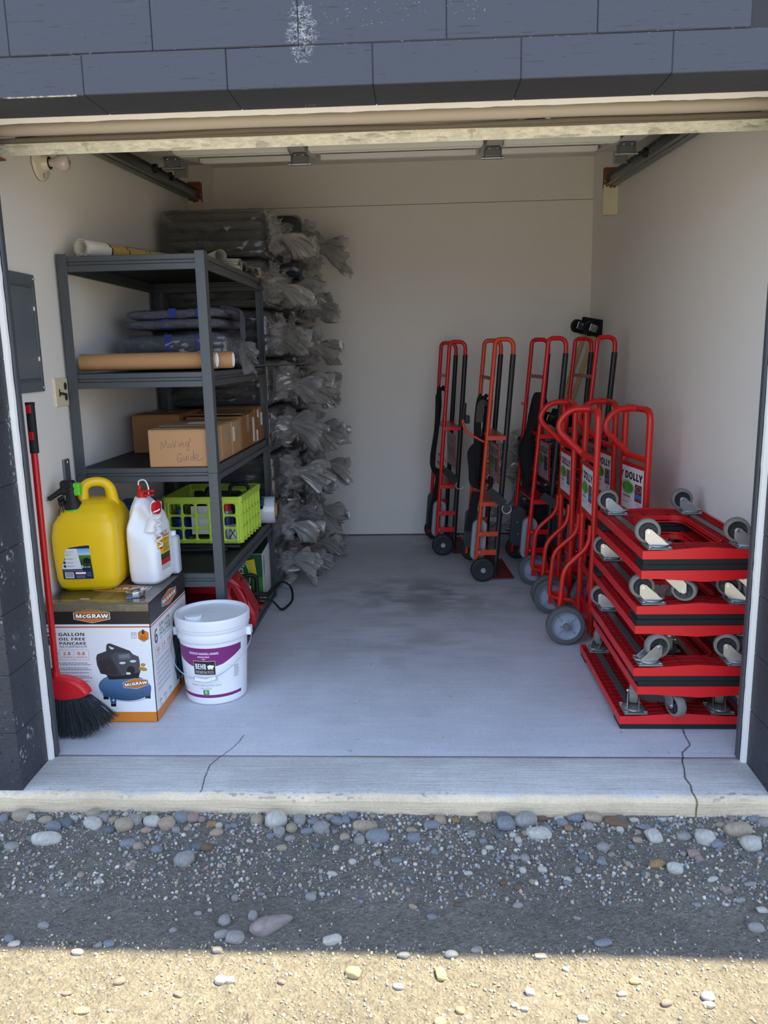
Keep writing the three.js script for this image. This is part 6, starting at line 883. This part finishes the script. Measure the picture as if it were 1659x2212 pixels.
// ---------- stack of plastic furniture dollies ----------
function dolly(label, pos, flip, castAng, opts = {}) {
  // local frame: y = 0 at the rubber side, frame above it, casters beyond; W across, D along z
  const W = 0.452, D = 0.755, hr = 0.021, hf = 0.031, side = 0.118, end = 0.125;
  const o = thing('furniture_dolly', label, 'dolly', pos, 0, 'stacked red furniture dollies'); const f = new THREE.Group(); f.name = 'dolly_body'; if (flip) { f.rotation.z = Math.PI; f.position.y = hr + hf; } o.add(f);
  // outer ring with a rounded opening; the end rails bow up in their middle
  const outer = shapeOf([[-1, -1], [1, -1], [1, 1], [-1, 1]].map(([a, b]) => [a * (W / 2 - 0.004), b * (D / 2 - 0.004)])), iw = W - 2 * side, idp = D - 2 * end; outer.holes.push(roundRect(iw, idp, 0.05));
  const skin = mv(ext(outer, 0.006, 0.001, 8), 0, hr + 0.006, 0, -Math.PI / 2, 0, 0);
  const bow = (x, z) => 0.012 * Math.pow(Math.max(0, 1 - Math.abs(x) / (W * 0.36)), 0.9) * (Math.abs(z) > idp / 2 - 0.02 ? 1 : 0);
  const wallBar = (x0, z0, x1, z1, h, t) => { const n = 8, L = Math.hypot(x1 - x0, z1 - z0), dx = (x1 - x0) / L, dz = (z1 - z0) / L; const q = surf((u, v) => { const k = Math.min(3, Math.floor(u * 4 + 1e-6)), fr = u * 4 - k, c = [[-1, 0], [-1, 1], [1, 1], [1, 0], [-1, 0]], a = c[k], b = c[Math.min(4, k + 1)], s = lerp(a[0], b[0], fr) * t / 2, hh = lerp(a[1], b[1], fr), x = lerp(x0, x1, v) - dz * s, z = lerp(z0, z1, v) + dx * s; return [x, hr + hh * (h + bow(x, z)), z]; }, 4, n); const nn = q.toNonIndexed(); nn.computeVertexNormals(); return nn; };
  const g = [skin], e = 0.002;
  for (const s of [-1, 1]) { g.push(wallBar(-W / 2, s * (D / 2 - e), W / 2, s * (D / 2 - e), hf, 0.004), wallBar(s * (W / 2 - e), -D / 2, s * (W / 2 - e), D / 2, hf, 0.004)); }
  { const rim = roundRect(iw + 0.006, idp + 0.006, 0.052); rim.holes.push(roundRect(iw, idp, 0.05)); g.push(mv(ext(rim, hf, 0.0005, 8), 0, hr, 0, -Math.PI / 2, 0, 0)); }
  part('frame', g, M.redPlastic, f, 'red plastic frame');
  const ribs = [];
  for (const s of [-1, 1]) {
    for (const k of [0.27, 0.45, 0.66, 0.83]) ribs.push(wallBar(s * (W / 2 - side * k), -D / 2 + 0.11, s * (W / 2 - side * k), D / 2 - 0.11, hf - 0.004, 0.0022));
    for (let i = 1; i < 20; i++) ribs.push(wallBar(s * (W / 2), -D / 2 + D * i / 20, s * (W / 2 - side), -D / 2 + D * i / 20, hf - 0.004, 0.0022));
    for (const k of [0.25, 0.5, 0.75]) ribs.push(wallBar(-W / 2 + 0.02, s * (D / 2 - end * k), W / 2 - 0.02, s * (D / 2 - end * k), hf - 0.003, 0.0022));
    for (const x of [-0.14, -0.05, 0.05, 0.14]) ribs.push(wallBar(x, s * D / 2, x, s * (D / 2 - end), hf - 0.003, 0.0022));
  }
  const rp = part('rib', ribs, M.redCell, f, 'grid of red ribs'); rp.userData.kind = 'stuff';
  parts('steel_strip', [-1, 1].map((s) => bx(0.028, 0.004, D - 0.16, s * (W / 2 - side * 0.555), hr + hf - 0.004, 0, 0.001)), std('#6d7070', 0.5, 0.5), f, 'grey strip');
  parts('rubber_pad', [-1, 1].map((s) => mv(ext((() => { const q = new THREE.Shape(), w = W / 2 - 0.004; q.moveTo(-w, 0); q.lineTo(w, 0); q.lineTo(w, 0.10); q.lineTo(w - 0.05, 0.112); q.lineTo(-w + 0.05, 0.112); q.lineTo(-w, 0.10); q.closePath(); return q; })(), hr, 0.003, 4), 0, hr, s * (D / 2 - 0.002), Math.PI / 2, 0, s > 0 ? Math.PI : 0)), M.blackRubber, f, 'black rubber end pad');
  if (opts.print) part('deck_label', bx(0.055, 0.0008, D - 0.26, -(W / 2 - side * 0.5) * (flip ? -1 : 1), hr - 0.0006 + 0.006, 0, 0.0002), std('#ffffff', 0.5, 0, { map: opts.print }), f, 'purple grey printed label');
  let k = 0;
  for (const sx of [-1, 1]) for (const sz of [1, -1]) {
    const c = new THREE.Group(); c.name = 'caster'; c.position.set(flip ? (sx < 0 ? -0.178 : 0.085) : sx * 0.160, hr + hf, sz * (D / 2 - 0.062)); f.add(c); const a = castAng[k++ % castAng.length];
    if (flip) c.scale.y = 0.9;
    part('mount_plate', [bx(0.088, 0.004, 0.098, 0, 0.002, 0, 0.001), mv(lathe([[0.012, 0.004], [0.036, 0.004], [0.038, 0.008], [0.034, 0.013], [0.012, 0.014]], 28), 0, 0, 0)], M.galv, c);
    part('bolt', [[1, 1], [1, -1], [-1, 1], [-1, -1]].map(([p, q]) => mv(lathe([[0, 0.011], [0.004, 0.011], [0.0045, 0.009], [0.0045, 0.004], [0.0075, 0.004], [0.0075, 0.0085]], 8), p * 0.036, 0, q * 0.041)), M.bolt, c).userData.kind = 'stuff';
    const tr = (q) => q.applyMatrix4(new THREE.Matrix4().makeRotationY(a));
    // swivel fork: two cheeks narrowing from the race to the axle, which trails behind
    const ch = new THREE.Shape(); ch.moveTo(-0.030, 0.012); ch.lineTo(0.034, 0.012); ch.lineTo(0.034, 0.018); ch.lineTo(-0.024, 0.070); ch.absarc(-0.034, 0.0600, 0.0115, 0.65, Math.PI, false); ch.lineTo(-0.0445, 0.03); ch.closePath();
    part('fork', [mv(ext(ch, 0.003, 0.0006, 8), 0, 0, 0.0195), mv(ext(ch, 0.003, 0.0006, 8), 0, 0, -0.0225), bx(0.062, 0.003, 0.044, 0.002, 0.014, 0, 0.001), mv(ext((() => { const q = new THREE.Shape(); q.moveTo(0.034, -0.02); q.lineTo(0.034, 0.02); q.absarc(0.03, 0, 0.022, 1.2, -1.2, true); q.closePath(); return q; })(), 0.006, 0.001, 8), 0, 0.012, 0, -Math.PI / 2, 0, 0)].map(tr), std('#c3c6c6', 0.34, 0.85), c, 'shiny steel fork');
    part('wheel', [mv(lathe([[0.034, -0.0165], [0.0425, -0.0165], [0.0455, -0.011], [0.0462, 0], [0.0455, 0.011], [0.0425, 0.0165], [0.034, 0.0165]], 36), -0.034, 0.0600, 0, Math.PI / 2, 0, 0)].map(tr), M.greyWheel, c, 'worn grey tread');
    part('wheel_hub', [mv(lathe([[0, -0.010], [0.026, -0.009], [0.033, -0.0155], [0.0357, -0.0155], [0.0357, 0.0155], [0.033, 0.0155], [0.026, 0.009], [0, 0.010]], 32), -0.034, 0.0600, 0, Math.PI / 2, 0, 0), ...[0, 1, 2].map((i) => bx(0.056, 0.005, 0.022, -0.034, 0.0600, 0, 0.001, 0, 0, i * 1.047))].map(tr), std('#25272a', 0.5), c, 'black hub');
    part('axle_bolt', [mv(cyl(0.0062, 0.054, -0.034, 0.0600, 0, Math.PI / 2, 0, 0, 10), 0, 0, 0)].map(tr), M.bolt, c);
  }
  return o;
}
{
  const G = 0.1078, T = 0.052, xs = [0.726, 0.774, 0.757, 0.773, 0.777, 0.784, 0.785], zs = [-2.814, -2.768, -2.764, -2.826, -2.83, -2.815, -2.813];
  const pr = canvas(64, 512, (c, W, H) => { c.fillStyle = '#8d7f96'; c.fillRect(0, 0, W, H); c.fillStyle = '#2e2a33'; for (let i = 0; i < 9; i++) c.fillRect(12 + (i * 17) % 20, 20 + i * 22, 22, 12); for (let i = 0; i < 26; i++) c.fillRect(10, 250 + i * 8, 30 + (i * 13) % 18, 3); });
  const ord = ['bottom red dolly of the stack, lying on its rubber pads with casters up', 'second red dolly from the bottom, upright on its casters', 'third red dolly from the bottom, upside down with casters up', 'middle red dolly of the stack, upright on its casters', 'fifth red dolly from the bottom, upside down with casters up', 'sixth red dolly from the bottom, upright with a printed deck label', 'topmost red dolly of the stack, upside down with four casters showing'];
  const ang = [[-1.85, -2.2, -1.85, -1.7], [1.0, 0.3, 1.25, 0.2], [0.15 + Math.PI, -0.2, -0.3, 0.4], [-1.0, 0.25, -1.25, 0.5], [-0.05, -0.25, -0.5, 0.1], [0.6, 0.3, 0.5, 0.3], [-0.12, -0.1, -0.18, -0.06]];
  let y = 0.001;
  for (let i = 0; i < 7; i++) { const up = i % 2 === 1; if (up) y += G; dolly(ord[i], [xs[i] + 0.226, y, zs[i] - 0.3775], up, ang[i], { print: i === 5 || i === 3 ? pr : null }); y += T + (up ? 0.0005 : 0); }
}
// ---------- stones and gravel on the ground ----------
{
  const tone = { c: '#cbc8bd', t: '#b3a38c', b: '#8b9096', s: '#6f777b', g: '#a09e99', p: '#a58f86', n: '#7b6450', o: '#a5875c', y: '#c9b48c', w: '#d2cec3' };
  const stoneMap = dataTex(128, 128, (u, v) => { const a = 0.86 + 0.24 * (fbm(u * 8, v * 8, 4, 8, 8) - 0.5) + 0.10 * (vnoise(u * 60, v * 60, 2, 60, 60) - 0.5); return [a, a, a]; });
  const mats = {}; for (const k in tone) mats[k] = std(tone[k], 0.85, 0, { map: stoneMap, bumpMap: grain, bumpScale: 0.0008 });
  const shapeStone = (sd, det, ang) => {
    let g = new THREE.IcosahedronGeometry(1, det); g.deleteAttribute('normal'); g.deleteAttribute('uv'); g = mergeVertices(g, 1e-4); const p = g.attributes.position, uv = new Float32Array(p.count * 2);
    for (let i = 0; i < p.count; i++) { const v = V(p.getX(i), p.getY(i), p.getZ(i)); uv[2 * i] = v.x * 0.5 + v.z * 0.2; uv[2 * i + 1] = v.y * 0.5 + v.z * 0.3; let k = 1 + 0.34 * (fbm(v.x * 1.3 + sd * 9, v.y * 1.3 + sd * 4, 2, 0, 0, v.z * 1.3 + sd) - 0.5) + 0.05 * (vnoise(v.x * 5, v.y * 5 + sd, v.z * 5) - 0.5); if (ang) { const f = Math.max(Math.abs(v.x + 0.3 * v.y), Math.abs(v.z - 0.2 * v.x), Math.abs(v.y * 1.2)); k *= lerp(1, 0.82 / f, ang); } p.setXYZ(i, v.x * k, v.y * k, v.z * k); }
    g.setAttribute('uv', new THREE.BufferAttribute(uv, 2)); g.computeVertexNormals(); return g;
  };
  const round = Array.from({ length: 9 }, (_, i) => shapeStone(i + 1, 3, i > 5 ? 0.5 : 0.08)), small = Array.from({ length: 6 }, (_, i) => shapeStone(i + 20, 1, 0.5));
  const put = (x, z, w, d, m, geo, h, turn) => { const s = part('stone', geo, m, ground); s.scale.set(w / 2, h / 2, d / 2); s.rotation.set(rr(-0.15, 0.15), turn, rr(-0.15, 0.15)); s.position.set(x, gh(x, z) + h * 0.22, z); return s; };
  // placed stones: tone, x, -z, width, seen height (all mm)
  const list = 'c-1194,2200,78,47 t-1333,2323,49,44 t-1096,2340,39,35 c-1075,2279,51,42 b-1205,2272,45,34 s-1163,2286,34,34 t-1246,2307,39,26 t-971,2271,50,46 g-947,2299,42,38 c-888,2293,50,37 t-834,2282,46,43 b-800,2317,42,42 p-762,2321,35,40 b-924,2179,41,31 g-725,2106,51,47 s-703,2173,38,27 n-676,2168,33,28 s-733,2165,25,22 t-664,2245,37,24 o-690,2290,31,23 t-548,2313,36,36 c-485,2306,61,58 g-464,2248,30,36 t-430,2271,30,37 g-410,2317,34,48 b-358,2303,40,22 g-335,2268,44,40 b-378,2257,36,21 b-288,2305,34,27 b-260,2311,26,27 b-240,2337,29,27 t-202,2280,60,40 t-172,2288,27,33 b-154,2225,65,44 g-208,2213,29,31 t-256,2226,27,25 g-312,2327,26,23 b-1390,2313,27,34 g-1285,2164,37,29 t-891,2173,26,24 b-826,2154,29,27 g-1052,2311,34,31 c-1307,2319,37,23 g-325,1954,27,24 c-276,2055,25,15 g-148,2104,19,21 t-444,2173,29,20 g-426,2215,27,20 c-1155,2318,24,23 t-1017,2300,25,25 s-1012,2249,28,23 t-928,2321,25,22 t-893,2251,28,21 g-798,2259,25,20 p-732,2317,25,21 b-618,2287,21,18 b-636,2284,19,18 c-667,2286,21,20 b-491,2232,21,19 g-1025,1989,16,17 g-535,1944,17,22 g-318,1972,14,13 c-295,1968,14,12 b15,2294,44,29 t42,2321,32,37 t188,2334,45,35 p218,2335,29,32 s248,2358,41,29 b249,2292,54,49 g314,2311,66,48 c348,2248,71,39 b377,2277,24,30 b429,2310,32,29 c424,2363,26,21 b481,2353,38,28 t532,2355,56,36 s616,2355,30,26 n599,2313,70,29 g507,2291,32,27 c603,2279,21,21 c696,2239,43,50 g788,2244,41,26 c850,2236,54,49 b875,2208,34,29 t960,2275,74,48 c975,2208,49,51 g531,2184,33,28 s463,2136,25,23 b510,2115,26,20 c333,2078,25,18 o669,2110,43,25 c713,2090,39,35 p789,2157,33,29 p797,2137,21,19 b-40,2225,37,31 t-51,2269,25,20 b1034,2355,34,22 g1060,2322,31,31 t922,2306,25,20 o93,2325,21,21 c806,2048,28,12 c118,2058,24,12 g245,1925,25,16 t-40,1917,21,14 b-90,2116,30,18 g140,2247,23,23 b173,2212,22,19 c189,2183,23,15 s225,2236,23,23 c280,2218,17,31 g290,2127,23,26 o443,2286,21,24 n369,2346,32,16 c660,2331,28,16 b679,2293,41,15 b616,2190,20,16 t643,2225,29,21 c749,2365,17,13 p832,1998,20,20 p820,2005,20,18 g902,2030,31,11 g850,1961,26,14 b10,1880,21,15 n217,2019,22,13 n254,1995,20,16 g-469,1869,24,28 g-541,1849,28,31 g-538,1802,35,24 g-499,1789,41,34 c-515,1783,15,14 c-245,1781,43,23 g-1024,1823,28,19 c-893,1734,26,16 g-848,1761,16,14 b-822,1764,26,18 g-534,1745,23,18 g-671,1815,18,13 b-1091,1774,25,19 c-1070,1759,29,13 g-622,1881,19,13 c-593,1894,11,9 p-746,1636,24,16 c-480,1647,22,16 c-502,1646,24,22 p-353,1645,17,12 y-182,1675,33,29 p-863,1603,22,10 p-591,1602,22,12 y-803,1549,31,13 w238,1628,22,17 w647,1624,27,21 g847,1854,35,26 c890,1920,27,18 y25,1537,25,19 c347,1556,20,15 p545,1602,23,16 c198,1590,15,11 c219,1580,16,11 c642,1604,24,15 y30,1682,22,39 w-72,1639,23,14 c333,1699,15,11 y72,1570,19,15 c451,1627,20,12 y307,1627,15,8 g122,1762,27,15 g280,1740,29,12 b57,1742,29,20 b442,1788,41,15 g396,1883,17,11 b-59,1739,27,17 b13,1878,21,15 n81,1926,17,11 g728,1940,18,13 y491,1666,24,15 g414,1807,15,10';
  list.split(' ').forEach((t, i) => { const m = t[0], [x, z, w, h] = t.slice(1).split(',').map((q) => q / 1000); put(x, Math.min(-0.5, Math.max(-2.335, -z)), w * 1.22, Math.max(h * 1.15, w * 0.65), mats[m], round[(i * 5 + (i >> 2)) % 9], Math.min(w, h), rr(-0.35, 0.35)); });
  const keys = 'ctbsgpgbtc';
  for (let i = 0; i < 118; i++) { const x = rr(-1.45, 1.25), z = -2.345 + Math.pow(rnd(), 1.6) * 0.34, w = rr(0.014, 0.026); put(x, z, w, w * rr(0.7, 1), mats[keys[i % 10]], round[i % 9], w * 0.7, rr(0, 3)); }
  // everything smaller: uncounted gravel and grit
  const N = [6000, 3000, 5200], dummy = new THREE.Object3D(), col = new THREE.Color();
  N.forEach((n, k) => {
    const im = new THREE.InstancedMesh(small[k], std('#ffffff', 0.9), n); im.name = k === 2 ? 'grit' : 'gravel'; im.userData.kind = 'stuff';
    for (let i = 0; i < n; i++) {
      let x = rr(-1.5, 1.3), z, w; if (k === 0) { z = -2.36 + Math.pow(rnd(), 1.5) * 0.42; w = 0.004 + 0.011 * Math.pow(rnd(), 2.2); if (fbm(x * 3 + 5, z * 5, 2) < 0.42) w *= 0.6; } else if (k === 1) { z = rr(-2.3, -1.70); w = 0.0022 + 0.0065 * Math.pow(rnd(), 3.5); } else { z = rr(-1.78, -1.38); w = 0.0028 + 0.0065 * Math.pow(rnd(), 3); }
      dummy.position.set(x, gh(x, z) + w * 0.15, z); dummy.rotation.set(rr(0, 6), rr(0, 6), rr(0, 6)); dummy.scale.set(w / 2, w / 2 * rr(0.6, 1), w / 2 * rr(0.7, 1.1)); dummy.updateMatrix(); im.setMatrixAt(i, dummy.matrix);
      const t = k === 2 ? ['y', 't', 'c', 'y', 'g'][i % 5] : keys[i % 10]; col.set(tone[t]).multiplyScalar(rr(0.65, 1.05) * (k === 2 ? 0.9 : 0.92)); im.setColorAt(i, col);
    }
    ground.add(im);
  });
  const wg = thing('stone', 'pinkish grey wedge shaped stone lying alone on the shaded gravel', 'stone', [-0.413, GY + 0.006, -1.842], 0.62);
  let g = shapeStone(41, 4, 0.25); const p = g.attributes.position; for (let i = 0; i < p.count; i++) { const x = p.getX(i), t = (x + 1) / 2; p.setXYZ(i, x * 0.062, p.getY(i) * lerp(0.03, 0.012, t), (p.getZ(i) * lerp(0.036, 0.010, t)) + 0.008 * t); } g.computeVertexNormals(); part('stone_body', g, std('#a39591', 0.85, 0, { map: stoneMap, bumpMap: grain, bumpScale: 0.002 }), wg);
}
scene.traverse((o) => { if (o.isMesh) { o.castShadow = true; o.receiveShadow = true; } });
renderer.render(scene, camera);
